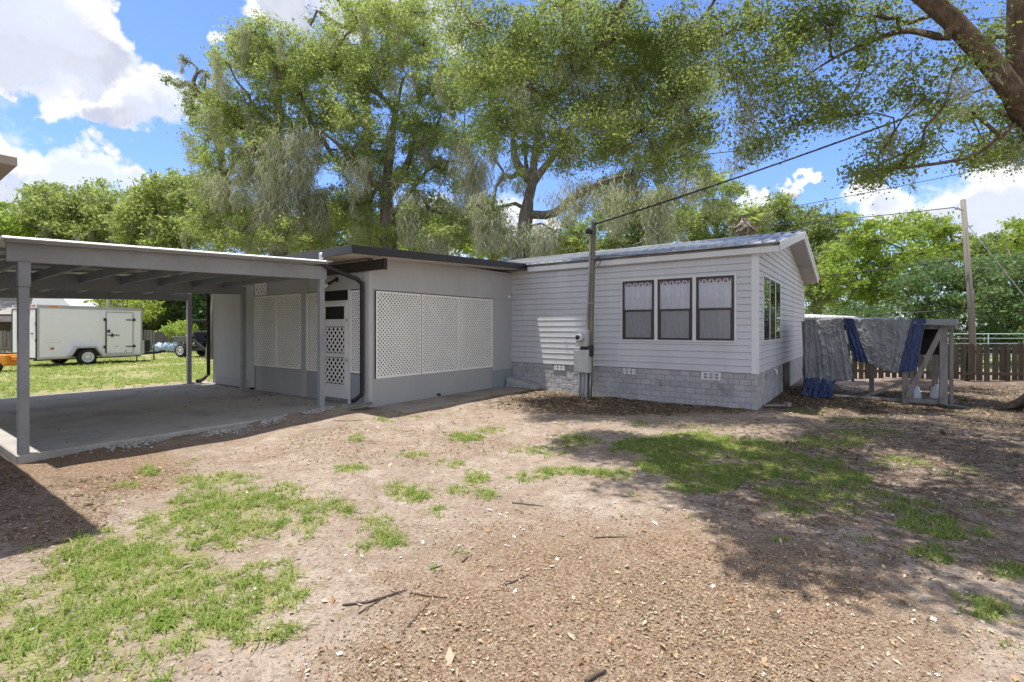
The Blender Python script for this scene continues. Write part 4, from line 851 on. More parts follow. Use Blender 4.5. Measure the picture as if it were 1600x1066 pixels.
    prof = [(lw - .62, .40), (lw - .40, .78), (lw + .30, .78), (lw + .58, .34), (lw + .50, .34), (lw + .26, .71), (lw - .36, .71), (lw - .54, .40)]
    b = MB(); b.prism([T(l, -.22, z) for l, z in prof], np.array(T(0, 0, 0)) - np.array(T(0, -.22, 0))); b.build('fender', M_ALU, root, .008)
    b = MB(); b.prism([T(l, -.010, z) for l, z in ((lw - .54, .36), (lw - .36, .71), (lw + .26, .71), (lw + .50, .36))], np.array(T(0, 0, 0)) - np.array(T(0, .005, 0))); b.build('wheel_well', M_PLASK, root)
    wheel(root, T(lw, -.10, Rw), nrm, Rw, .2, M_RIM); wheel(root, T(lw, Wd + .10, Rw), (c[0], c[1], 0), Rw, .2, M_RIM)
    b = MB(); b.tube([T(lw, -.05, Rw), T(lw, Wd, Rw)], .04, 8); b.build('axle', M_PLASK, root)
    b = MB(); b.box(.0, L, .25, .33, Z0 - .11, Z0 - .0, T); b.box(.0, L, Wd - .33, Wd - .25, Z0 - .11, Z0 - .0, T); b.build('chassis', M_PLASK, root)
    b = MB(); b.bar(T(L - .2, .35, .34), T(L + 1.25, Wd / 2, .36), .06, .10); b.bar(T(L - .2, Wd - .35, .34), T(L + 1.25, Wd / 2, .36), .06, .10); b.build('tongue', M_PLASK, root)
    b = MB(); b.box(L + 1.2, L + 1.45, Wd / 2 - .05, Wd / 2 + .05, .34, .46, T); b.build('coupler', M_PLASK, root, .01)
    b = MB(); b.tube([T(L + .95, Wd / 2, .03), T(L + .95, Wd / 2, .75)], .03, 8); b.box(L + .87, L + 1.03, Wd / 2 - .08, Wd / 2 + .08, 0.0, .03, T); b.build('jack', M_PLASK, root)
    b = MB(); b.box(L + .03, L + .40, .22, 1.25, .45, 1.02, T); b.build('tool_box', M_PLASK, root, .05)
    b = MB(); b.tube([T(L - .25, .1, Z0), T(L - .25, .1, .02)], .02, 6); b.build('stand', M_PLASK, root)
    b = MB(); b.lathe([(.34, 0), (.33, .08), (.2, .13), (0, .14)], T(2.0, .95, Z1), (0, 0, 1), 18); b.build('roof_vent', M_TRIMW, root)
    # faded decal by the rear corner
    b = MB(); z = .95
    for x0, x1, za, zb_ in ((.22, .68, z + .11, z + .118), (.22, .68, z, z + .008), (.22, .228, z, z + .11), (.672, .68, z, z + .11)): b.box(x0, x1, -.009, -.0065, za, zb_, T)
    b.build('decal_frame', M_ALU, root)
    b = MB(); b.lathe([(.085, .0), (.085, .002)], T(.42, -.0065, z - .14), nrm, 16); b.build('decal', mat('decal_grey', (.55, .57, .60), .5, .1), root)
    b = MB(); b.lathe([(.07, .0), (.07, .002)], T(.42, -.0090, z - .13), nrm, 16); b.build('decal', M_WHITEP, root)
    b = MB(); b.box(.38, .50, -.011, -.009, z - .27, z - .19, T); b.build('decal', M_REDL, root, .0)
    b = MB(); b.box(2.55, 2.68, -.026, -.0225, .72, .735, T); b.box(2.95, 2.99, -.026, -.0225, .5, .56, T); b.build('decal', M_PLASK, sdo)
make_trailer()

# ---------------------------------------------------------------- side-by-side utility vehicle
def make_buggy():
    Y = 25.4; x0 = (268 - U0) / F * Y; g = float(gz(-16, Y)); a = np.array([.97, -.24]); c = np.array([.24, .97])
    def T(l, w, z): p = np.array([x0, Y]) + a * l + c * w; return (p[0], p[1], g + z)
    r = empty('utility_buggy', T(1.4, .7, 0), 'black and yellow roofed utility buggy parked behind the far carport post', 'off-road vehicle'); nrm = (-c[0], -c[1], 0)
    for l in (.55, 2.45):
        for w, s in ((0, 1), (1.5, -1)): wheel(r, T(l, w + .12 * s, .36), [k * s for k in nrm], .36, .27, M_ALU if s > 0 else M_PLASK, spokes=6)
    b = MB(); b.box(.5, 2.6, .3, 1.2, .34, .55, T); b.box(1.0, 2.1, .12, 1.38, .36, .46, T); b.build('chassis', M_PLASK, r, .02)
    b = MB(); b.hexa([T(.1, .1, .78), T(1.1, .1, .78), T(1.1, 1.4, .78), T(.1, 1.4, .78), T(0, .02, 1.10), T(1.15, .02, 1.12), T(1.15, 1.48, 1.12), T(0, 1.48, 1.10)]); b.build('cargo_bed', mat('bed_grey', (.16, .165, .17), .5, .2, 6), r, .02)
    b = MB(); b.box(1.2, 1.75, .2, 1.3, .62, .80, T); b.hexa([T(1.16, .2, .8), T(1.32, .2, .8), T(1.32, 1.3, .8), T(1.16, 1.3, .8), T(1.08, .22, 1.32), T(1.2, .22, 1.32), T(1.2, 1.28, 1.32), T(1.08, 1.28, 1.32)]); b.build('seat', M_PLASK, r, .03)
    b = MB()
    for w in (.1, 1.4): b.tube([T(1.1, w, .6), T(1.08, w + .04, 1.5), T(1.25, w + .06, 1.88), T(2.0, w + .06, 1.86), T(2.45, w, 1.15), T(2.5, w, .8)], .032, 8)
    b.tube([T(1.25, .16, 1.88), T(1.25, 1.46, 1.88)], .03, 8); b.tube([T(2.0, .16, 1.86), T(2.0, 1.46, 1.86)], .03, 8); b.build('roll_cage', M_PLASK, r)
    b = MB(); b.box(1.10, 2.08, .08, 1.5, 1.89, 1.95, T); b.build('roof', M_PLASK, r, .02)
    b = MB(); b.hexa([T(2.05, .12, .5), T(2.95, .25, .55), T(2.95, 1.25, .55), T(2.05, 1.38, .5), T(2.3, .12, 1.18), T(2.9, .25, .98), T(2.9, 1.25, .98), T(2.3, 1.38, 1.18)]); b.build('hood', M_PLASK, r, .04)
    b = MB(); b.hexa([T(2.15, .06, .92), T(2.75, .06, .86), T(2.75, .2, .86), T(2.15, .2, .92), T(2.25, .07, 1.12), T(2.7, .07, 1.0), T(2.7, .2, 1.0), T(2.25, .2, 1.12)]); b.build('fender_panel', M_YEL, r, .02)
    b = MB(); b.hexa([T(1.75, .05, .46), T(2.1, .05, .46), T(2.1, .1, .46), T(1.75, .1, .46), T(1.2, .05, .95), T(1.32, .05, .95), T(1.32, .1, .95), T(1.2, .1, .95)]); b.build('side_guard', M_PLASK, r, .01)
    b = MB(); b.poly([T(2.42, .18, 1.17), T(2.42, 1.3, 1.17), T(2.04, 1.38, 1.84), T(2.04, .16, 1.84)]); b.build('windshield', M_METER, r)
    b = MB(); b.tube([T(1.95, .45, 1.0), T(1.83, .45, 1.12)], .02, 6); b.lathe([(.17, -.012), (.19, 0), (.17, .012)], T(1.82, .45, 1.13), (-a[0], -a[1], .9), 16); b.build('steering_wheel', M_PLASK, r)
make_buggy()

# ---------------------------------------------------------------- things far left
def far_left():
    r = empty('neighbour_house', (-38, 36, 0), 'distant brown house with a grey shingle roof behind the trailer', 'house')
    b = MB(); b.box(-46, -29.5, 36, 44, 0, 2.5, I); b.build('wall', mat('house_brown', (.11, .085, .07), .9, .2, 2), r)
    b = MB(); b.hexa([(-47, 35.2, 2.5), (-28.5, 35.2, 2.5), (-28.5, 45, 2.5), (-47, 45, 2.5), (-45, 39, 4.1), (-31.6, 39, 4.1), (-31.6, 41, 4.1), (-45, 41, 4.1)]); b.build('roof', mat('shingle_grey', (.30, .275, .25), .95, .18, 2, .4, 30), r)
    b = MB(); b.box(-47, -28.5, 33.6, 35.15, 1.95, 2.35, I); b.build('porch_roof', mat('porch_mauve', (.36, .30, .31), .9, .25, 3), r)
    r = empty('camper', (-31, 34, 0), 'white camper roof rising behind the trailer', 'camper')
    b = MB(); b.hexa([(-33.0, 33.5, 1.6), (-28.6, 33.5, 1.6), (-28.6, 36, 1.6), (-33.0, 36, 1.6), (-32.6, 33.5, 3.75), (-30.6, 33.5, 3.7), (-30.6, 36, 3.7), (-32.6, 36, 3.75)]); b.box(-32.8, -28.8, 33.6, 35.9, .4, 1.6, I); b.build('body', M_WHITEP, r, .06)
    for x in (-31.5, -30): wheel(r, (x, 33.5, .35), (0, -1, 0), .35, .2, M_RIM)
    b = MB(); b.poly([(-32, 33.44, 1.75), (-31, 33.44, 1.75), (-31, 33.5, 2.4), (-32, 33.5, 2.4)]); b.build('window', M_GLASSD, r)
    # orange log splitter, only its end in the picture
    x, y = gp(8, 603); y = 17.0; x = (8 - U0) / F * y; g = float(gz(x, y)); r = empty('log_splitter', (x, y, g), 'orange machine end poking in behind the left carport post', 'machine')
    B = lambda x0, x1, y0, y1, z0, z1: (x + x0, x + x1, y + y0, y + y1, g + z0, g + z1, I)
    b = MB(); b.box(*B(-1.3, .28, -.25, .35, .22, .62)); b.build('body', M_ORG, r, .04)
    b = MB(); b.box(*B(.28, .50, -.1, .2, .40, .55)); b.build('hitch_arm', M_ORG, r, .02)
    b = MB(); b.box(*B(-1.2, .2, -.2, .3, .62, .66)); b.build('deck', M_PLASK, r)
    for xx in (-.9, -.05): wheel(r, (x + xx, y - .25, g + .2), (0, -1, 0), .2, .12, M_PLASK, spokes=5)
    # pale blue wrapped bales along the fence
    mbag = mat('bag_blue', (.30, .42, .56), .5, .3, 6, .3, 12, stain=((.62, .65, .68), .8, 5, .5))
    for i, (u, w_, lb) in enumerate(((250, .8, 'pale blue wrapped bag slumped by the trailer tongue'), (262, .6, 'pale blue wrapped bag slumped midway between trailer and buggy'), (272, .7, 'pale blue wrapped bag slumped beside the buggy rear wheel'))):
        Y = 30.5; p = at(u, 540, Y); bm = bmesh.new(); bmesh.ops.create_icosphere(bm, subdivisions=3, radius=1)
        for v in bm.verts:
            q = np.array(v.co); k = 1 + .3 * (float(fbm(np.array([q[0] * 2 + i * 7]), np.array([q[1] * 2 + q[2]]), 1.2, i, 3)[0]) - .5) * 2; v.co = Vector((p[0] + q[0] * k * w_ * .45, Y + q[1] * .3 * k, float(gz(p[0], Y)) + max(0, .30 + q[2] * .32 * k)))
        me = bpy.data.meshes.new('wrapped_bag'); bm.to_mesh(me); bm.free(); me.materials.append(mbag)
        for f in me.polygons: f.use_smooth = True
        o = bpy.data.objects.new('wrapped_bag', me); COL.objects.link(o); tag(o, lb, 'bag', 'pale blue bags by the fence')
far_left()

# ---------------------------------------------------------------- small things near the house
def bits():
    b = MB(); q = [W(5.60, -4.36, .10), W(5.42, -4.36, .10), W(5.80, -5.35, .02), W(5.98, -5.35, .03)]
    p0 = np.array(W(5.46, -4.40, .15)); p1 = np.array(W(5.78, -5.10, .06)); b.bar(p0, p1, .16, .035); b.bar(p0 + [.05, .03, .03], p1 + [.05, .03, .03], .02, .06)
    tag(b.build('splash_plank', M_WOODG, None, .004), 'mossy green plank trough under the front downspout', 'plank')
    b = MB(); p = [W(5.50, -.32, .07), W(5.50, -.04, .07), W(4.66, -.05, .05), W(4.66, -.34, .05)]; t = [W(5.50, -.32, .30), W(5.50, -.04, .31), W(4.66, -.05, .15), W(4.66, -.34, .14)]; b.hexa(p + t)
    tag(b.build('concrete_wedge', M_BLOCK, None, .012), 'sloping grey concrete wedge at the inside corner of the house', 'concrete block')
    b = MB(); b.bar(W(12.45, -4.9, .05), W(12.1, -4.45, .12), .22, .06); tag(b.build('splash_block', M_APRON, None, .01), 'pale splash block under the far downspout', 'splash block')
    x, y = gp(1232, 636); b = MB(); b.box(x - .02, x + .06, y, y + .08, 0, .07, I); b.bar((x - .45, y + .05, .02), (x + .02, y + .06, .02), .06, .03); tag(b.build('old_hinge_board', M_GREYWOOD, None, .004), 'short grey board lying beside the corner of the house', 'board')
    x, y = gp(1488, 637); b = MB(); b.hexa([(x - .2, y - .1, .0), (x + .25, y - .15, .0), (x + .25, y + .15, .0), (x - .2, y + .1, .0), (x - .2, y - .1, .07), (x + .2, y - .12, .03), (x + .2, y + .1, .03), (x - .2, y + .1, .07)]); tag(b.build('rubber_scrap', M_PLASK, None, .01), 'black rubber scrap lying at the foot of the coop post', 'scrap')
bits()
# ---------------------------------------------------------------- vegetation
M_BARK = mat('bark_grey', (.19, .165, .135), .95, .3, 3, .9, 22, .03, stretch=(3, 3, .8), stain=((.27, .27, .24), .6, 3, .56))
M_BARKN = mat('bark_oak', (.20, .145, .105), .95, .5, 5, 1.0, 13, .06, stretch=(2.5, 2.5, 1.2), stain=((.36, .34, .29), .7, 5, .58))
LEAF_OAK = leaf_mat('leaf_oak', [(.125, .165, .050), (.215, .27, .080), (.295, .35, .115), (.385, .43, .18)], .52)
LEAF_NEAR = leaf_mat('leaf_near', [(.060, .095, .022), (.115, .165, .034), (.18, .23, .052), (.27, .31, .09)], .5)
LEAF_DARK = leaf_mat('leaf_dark', [(.075, .11, .04), (.125, .175, .06), (.185, .235, .09), (.26, .305, .13)], .45)
LEAF_LIME = leaf_mat('leaf_lime', [(.12, .20, .02), (.21, .31, .028), (.29, .39, .04), (.36, .43, .065)], .5)
LEAF_BUSH = leaf_mat('leaf_bush', [(.030, .075, .028), (.06, .125, .045), (.095, .175, .065), (.15, .23, .10)], .3)
M_MOSS = leaf_mat('spanish_moss', [(.34, .33, .275), (.46, .445, .38), (.56, .54, .47)], .4, .9)
def unit(a): return a / (np.linalg.norm(a, axis=-1, keepdims=True) + 1e-9)
def leaf_quads(c, size, rng, up=.8, asp=.5, droop=.2):
    n = len(c); nn = unit(rng.normal(size=(n, 3)) + np.array([0, 0, up])); d = unit(np.cross(nn, rng.normal(size=(n, 3)))); d[:, 2] -= droop; d = unit(d)
    s = unit(np.cross(d, nn)); L = (size * rng.lognormal(0, .28, n))[:, None]; w = L * asp * .5
    v = np.empty((n, 4, 3)); v[:, 0] = c - d * L * .5; v[:, 1] = c + s * w + nn * L * .08; v[:, 2] = c + d * L * .5; v[:, 3] = c - s * w + nn * L * .08
    return v.reshape(-1, 3), np.arange(n * 4).reshape(n, 4)
def tubes_np(chains, n=6):
    V, Q, k = [], [], 0
    for pts, rad in chains:
        pts = np.asarray(pts, float); rad = np.asarray(rad, float); kp = np.r_[True, np.linalg.norm(np.diff(pts, axis=0), axis=1) > 1e-3]; pts, rad = pts[kp], rad[kp]; m = len(pts)
        if m < 2: continue
        d = unit(np.gradient(pts, axis=0)); a = np.where(np.abs(d[:, 2:3]) < .9, [[0, 0, 1.]], [[1., 0, 0]]); x = unit(np.cross(a, d)); y = np.cross(d, x)
        for i in range(1, m):
            x[i] = unit(x[i - 1] - d[i] * (x[i - 1] @ d[i])); y[i] = np.cross(d[i], x[i])
        t = np.linspace(0, 2 * np.pi, n, endpoint=False)
        v = pts[:, None] + rad[:, None, None] * (x[:, None] * np.cos(t)[None, :, None] + y[:, None] * np.sin(t)[None, :, None])
        i = np.arange(m * n).reshape(m, n) + k; j = np.roll(i, -1, 1)
        Q.append(np.stack([i[:-1], j[:-1], j[1:], i[1:]], -1).reshape(-1, 4)); V.append(v.reshape(-1, 3)); k += m * n
    return np.concatenate(V), np.concatenate(Q)
def moss_strands(spots, rng, mw):
    "spots: (point, length, radius, strands)"
    V, Rr = [], []
    for p, ln, rad, k in spots:
        k = max(4, int(k * 9)); zf = rng.uniform(0, 1, k) ** 1.2 * .85; spread = rad * (1 - .75 * zf)[:, None]
        base = np.asarray(p) + rng.normal(size=(k, 3)) * np.concatenate([spread, spread, spread * .25], 1); base[:, 2] -= zf * ln
        L = ln * rng.uniform(.07, .22, k) + .06; w = mw * rng.uniform(.45, 1.7, k); ang = rng.uniform(0, np.pi, k); seg = 5
        t = np.linspace(0, 1, seg + 1); dx = np.stack([np.cos(ang), np.sin(ang)], -1)
        sway = np.cumsum(rng.normal(size=(k, seg + 1, 2)) * (.10 * L + .012 * ln ** .5)[:, None, None], 1); sway[:, 0] = 0
        c = np.empty((k, seg + 1, 3)); c[:, :, :2] = base[:, None, :2] + sway; c[:, :, 2] = base[:, None, 2] - L[:, None] * t[None]
        ww = w[:, None] * np.array([.6, 1.2, 1.35, 1.0, .7, .1])[None]
        l = c.copy(); r = c.copy(); l[:, :, :2] -= dx[:, None] * ww[..., None]; r[:, :, :2] += dx[:, None] * ww[..., None]
        V.append(np.stack([l, r], 2).reshape(k, -1, 3)); Rr.append(np.repeat(np.clip(.5 + rng.normal(0, .2, k), 0, 1), seg))
    V = np.concatenate(V); k = len(V); b = np.arange(k)[:, None, None] * 12 + np.arange(5)[None, :, None] * 2 + np.array([0, 1, 3, 2])[None, None]
    return V.reshape(-1, 3), b.reshape(-1, 4), np.concatenate(Rr)
def tree(name, label, cat, trunk, r0, clumps, seed=1, leaf=.14, lm=None, bark=None, nsub=22, nleaf=70, rsub=.36, moss=0., moss_at=(), limbs=(), group=None, flat=.72, tipr=.018, moss_len=1.2, bare=0, asp=.5, moss_k=16, sides=6, minr=.008, capr=9., mw=.0085, up=.25):
    rng = np.random.default_rng(seed); trunk = [np.array(p, float) for p in trunk]
    root = empty(name, tuple(trunk[0]), label, cat, group)
    pos, par, chains_idx = [], [], []
    def add_chain(pts, parent):
        idx = [] if parent is None else [parent]
        for p in pts: pos.append(np.asarray(p, float)); par.append(idx[-1] if idx else -1); idx.append(len(pos) - 1)
        chains_idx.append(idx)
    def resample(pts, n):
        pts = np.array(pts); d = np.r_[0, np.cumsum(np.linalg.norm(np.diff(pts, axis=0), axis=1))]; t = np.linspace(0, d[-1], n); return np.stack([np.interp(t, d, pts[:, i]) for i in range(3)], -1)
    def smoothpts(pts, n):
        p = resample(pts, n)
        for _ in range(2): p[1:-1] = .25 * p[:-2] + .5 * p[1:-1] + .25 * p[2:]
        return p
    add_chain(smoothpts(trunk, 12), None); fixed = {}
    for lp, lr in limbs:
        lp = smoothpts(lp, 14); P = np.array(pos); j = int(np.argmin(np.linalg.norm(P - lp[0], axis=1))); add_chain(lp, j)
        for k, i in enumerate(chains_idx[-1][1:]): fixed[i] = lr * (1 - .85 * (k / 13) ** 1.5)
    cl = sorted(clumps, key=lambda c: np.linalg.norm(np.array(c[:3]) - trunk[-1])); tips = []
    skip = max(2, int(len(pos) * .25)) if not limbs else 4
    for c in cl:
        c_ = np.array(c[:3]); P = np.array(pos); dv = c_ - P; dist = np.linalg.norm(dv, axis=1); cost = dist + np.where(dv[:, 2] < .15 * dist, .6 * dist * .5, 0); cost[:skip] += 2.5; j = int(np.argmin(cost)); p0 = P[j]
        ln = dist[j]; n = int(np.clip(ln / .5, 3, 9)); t = np.linspace(0, 1, n + 1)[1:, None]
        pj = par[j]; tan = unit(P[j] - P[pj]) if pj >= 0 else np.array([0, 0, 1.]); ctrl = p0 + (tan * .5 + np.array([0, 0, .25])) * ln * .5
        pts = (1 - t) ** 2 * p0 + 2 * t * (1 - t) * ctrl + t ** 2 * c_; pts[:-1] += rng.normal(size=pts[:-1].shape) * .035 * ln
        add_chain(pts, j); tips.append(len(pos) - 1)
    P = np.array(pos); area = np.zeros(len(P)); area[tips] = 1
    for i in range(len(P) - 1, -1, -1):
        if par[i] >= 0: area[par[i]] += area[i]
    rad = np.clip(r0 * (np.maximum(area, .6) / max(area[0], 1)) ** .52, tipr, capr)
    for i, r_ in fixed.items(): rad[i] = r_
    ntr = len(chains_idx[0]); rad[chains_idx[0]] = np.linspace(1, .72, ntr) * r0 * np.clip((area[chains_idx[0]] / max(area[0], 1)) ** .5, .45, 1); rad[0] *= 1.35; rad[1] *= 1.1
    for i in range(ntr, len(P)):
        if i not in fixed: rad[i] = min(rad[i], max(rad[par[i]] * .92, minr * 1.5))
    chains = []
    for ci, ids in enumerate(chains_idx):
        rr = rad[ids].copy()
        if ci > 0 and len(rr) > 1: rr[0] = rr[1]
        chains.append((P[ids], rr))
    # leaf clusters
    subs, crnd, cid = [], [], []
    for k, c in enumerate(cl):
        Rr = c[3]; dn = c[4] if len(c) > 4 else 1.; n = max(3, int(nsub * dn * (Rr / 1.1) ** 2)); u = unit(rng.normal(size=(n, 3))) * (rng.uniform(0, 1, n) ** (1 / 2.3))[:, None]
        subs.append(np.array(c[:3]) + u * [Rr, Rr, Rr * flat]); crnd.append(np.full(n, rng.normal(0, .10)) + rng.normal(0, .07, n)); cid += [k] * n
    S = np.concatenate(subs); cr = np.concatenate(crnd); cc = np.array([c[:3] for c in cl])[cid]
    tw = []
    for s, c in zip(S, cc):
        m = (s + c) / 2 + rng.normal(size=3) * .08 * np.linalg.norm(s - c); tw.append((np.array([c, m, s]), np.array([tipr * .8, tipr * .5, minr * .6])))
    nb = chains; V1, Q1 = tubes_np(nb, sides); V2, Q2 = tubes_np(tw, 3)
    mesh_np('trunk', np.concatenate([V1, V2]), np.concatenate([Q1, Q2 + len(V1)]), bark or M_BARK, root, smooth=True)
    rs = rsub * rng.uniform(.6, 1.35, len(S)); cnt = rng.poisson(nleaf, len(S)); idx = np.repeat(np.arange(len(S)), cnt)
    L = S[idx] + rng.normal(size=(len(idx), 3)) * (rs[idx] * .5)[:, None] * [1, 1, .62]; 
    lsc = np.array([(c[5] if len(c) > 5 else 1.) for c in cl])[np.array(cid)[idx]]; v, q = leaf_quads(L, leaf * lsc, rng, up, asp); rnd = np.clip(.45 + cr[idx] + rng.normal(0, .16, len(idx)), 0, 1)
    mesh_np('crown', v, q, lm or LEAF_OAK, root, rnd)
    spots = [(np.array(p), l, r_, k) for p, l, r_, k in moss_at]
    if moss:
        cand = np.concatenate([P[ntr + 1:], S[rng.uniform(size=len(S)) < .5]]) if len(P) > ntr + 1 else S
        n = int(moss * len(cl)); pick = cand[rng.integers(0, len(cand), n)]
        spots += [(p - [0, 0, .05], moss_len * rng.uniform(.4, 1.3), rng.uniform(.06, .22), rng.uniform(.5, 1.4) * moss_k) for p in pick]
    if spots:
        v, q, r_ = moss_strands(spots, rng, mw); mesh_np('spanish_moss', v, q, M_MOSS, root, r_)
    return root
def thick(lst, Y, dY=1.6, seed=0, copies=2, dens=1.):
    "clumps seen at pixels, given depth: each at its own distance, with more foliage behind"
    rng = np.random.default_rng(seed); out = []
    for e in lst:
        u, v, r = e[:3]; dn = (e[3] if len(e) > 3 else 1.) * dens
        for k in range(copies):
            y = Y + (k - (copies - 1) / 2) * dY * 1.2 + rng.normal(0, dY * .35); p = at(u + (rng.normal(0, .35) * r if k else 0), v + (rng.normal(0, .3) * r if k else 0), y); out.append((*p, r / F * Y * rng.uniform(.85, 1.1), dn))
    return out
def gpt(u, Y, dz=-.15): x = (u - U0) / F * Y; return np.array([x, Y, float(gz(x, Y)) + dz])

# --- big oak left of centre (behind the porch)
tree('oak_tree', 'tall bright green oak with a forked trunk, rising straight behind the dark porch roof', 'tree',
     [gpt(612, 21), at(608, 350, 21), at(600, 285, 21), at(612, 200, 21)], .42,
     thick([(622, 53, 52), (662, 70, 45), (532, 70, 48), (600, 100, 56), (690, 105, 46), (525, 112, 48), (560, 135, 54), (670, 137, 46), (723, 155, 38), (634, 190, 46), (683, 195, 44), (550, 180, 46), (727, 225, 34), (662, 228, 44), (580, 222, 44), (695, 265, 42), (642, 285, 42), (550, 262, 40), (727, 285, 30), (670, 325, 40), (634, 345, 38), (727, 345, 30), (580, 312, 42), (540, 325, 40), (708, 365, 34), (600, 20, 40), (650, 20, 40), (560, 30, 40), (590, 370, 34), (640, 380, 28, .7)], 21, 1.9, 2), 11, .095, LEAF_OAK, nsub=21, nleaf=80, rsub=.36,
     moss=1.5, moss_len=1.1, moss_at=[(at(735, 215, 18.6), 3.0, .35, 90), (at(750, 250, 18.6), 3.2, .3, 80), (at(715, 300, 19.5), 2.0, .4, 60), (at(690, 370, 19), 1.4, .3, 50), (at(640, 300, 19), 2.2, .4, 60), (at(560, 250, 19), 1.5, .4, 40), (at(680, 360, 19), 1.2, .4, 50)], limbs=[([at(603, 300, 21), at(560, 270, 20.5), at(530, 225, 20), at(500, 205, 19.5)], .20), ([at(606, 310, 21), at(640, 250, 21), at(655, 190, 21.5)], .19), ([at(606, 270, 21), at(615, 190, 21), at(630, 120, 21)], .20), ([at(610, 340, 21), at(680, 250, 20), at(735, 255, 19.6)], .11)])
# --- its left neighbour, hung with moss
tree('oak_tree', 'wide bright green oak with the longest grey moss curtains, left of the porch roof corner', 'tree',
     [gpt(436, 22), at(436, 330, 22), at(428, 250, 22), at(440, 170, 22)], .42,
     thick([(398, 50, 34), (378, 62, 28), (424, 79, 44), (461, 83, 48), (394, 96, 46), (435, 120, 52), (500, 95, 46), (356, 98, 26), (356, 172, 40), (394, 165, 44), (326, 203, 34), (368, 195, 42), (470, 150, 50), (424, 195, 42, .7), (394, 233, 40, .8), (470, 210, 46), (319, 248, 30), (356, 270, 40), (322, 300, 38), (412, 260, 38, .6), (470, 262, 42, .7), (506, 180, 44), (525, 235, 36, .8), (360, 319, 42), (470, 320, 40, .8), (319, 340, 38), (412, 345, 38, .6), (506, 330, 40), (375, 365, 36), (450, 370, 36), (340, 375, 36), (500, 375, 34)], 22, 2.0, 5), 12, .098, LEAF_OAK, nsub=20, nleaf=76, rsub=.38,
     moss=2.0, moss_len=1.3, moss_at=[(at(430, 225, 19.6), 3.6, .5, 110), (at(445, 260, 19.6), 3.4, .5, 120), (at(415, 290, 19.6), 2.4, .35, 70), (at(460, 200, 19.6), 2.6, .5, 70), (at(480, 205, 19.6), 2.4, .35, 60), (at(500, 290, 20.2), 2.2, .3, 60), (at(375, 250, 19.6), 2.0, .4, 50), (at(340, 270, 19.6), 1.6, .3, 40), (at(432, 330, 19.6), 1.6, .35, 60), (at(350, 110, 19.6), 1.2, .3, 30)], limbs=[([at(430, 270, 22), at(470, 215, 21.5), at(500, 210, 21), at(545, 285, 20.5)], .17), ([at(432, 260, 22), at(400, 215, 22), at(360, 190, 22)], .15), ([at(434, 200, 22), at(437, 120, 22), at(420, 70, 22)], .17)])
tree('oak_tree', 'sparse dark leafy branch end jutting left against the white cloud', 'tree',
     [gpt(330, 24), at(350, 300, 24), at(345, 200, 24), at(318, 150, 24)], .22, thick([(302, 128, 20, .7), (306, 150, 18, .8), (300, 168, 14), (318, 110, 16, .6), (338, 90, 16, .6), (345, 120, 20, .5), (330, 142, 16, .6), (262, 124, 7, .4), (278, 134, 8, .5), (285, 92, 7, .5), (345, 150, 16)], 24, .6, 8, 1), 13, .13, LEAF_DARK, nsub=16, nleaf=34, rsub=.28, moss=1.5, moss_len=.9)
tree('tall_tree', 'tall thin-leaved dark treetop showing above the two large bright oaks', 'tree',
     [gpt(580, 29), at(575, 250, 29), at(570, 60, 29), at(575, -20, 29)], .3, thick([(500, 20, 18, .6), (515, 40, 20, .6), (535, 10, 18, .6), (545, 45, 24, .6), (570, 20, 22, .55), (590, -5, 24, .55), (610, 20, 22, .5), (640, 20, 20, .5), (655, 42, 18, .5), (630, -10, 26, .5), (560, -25, 30, .6), (520, -15, 26, .5), (600, 40, 22), (485, 40, 14, .5)], 29, 1.2, 9, 1), 14, .19, LEAF_DARK, nsub=12, nleaf=26, rsub=.42)
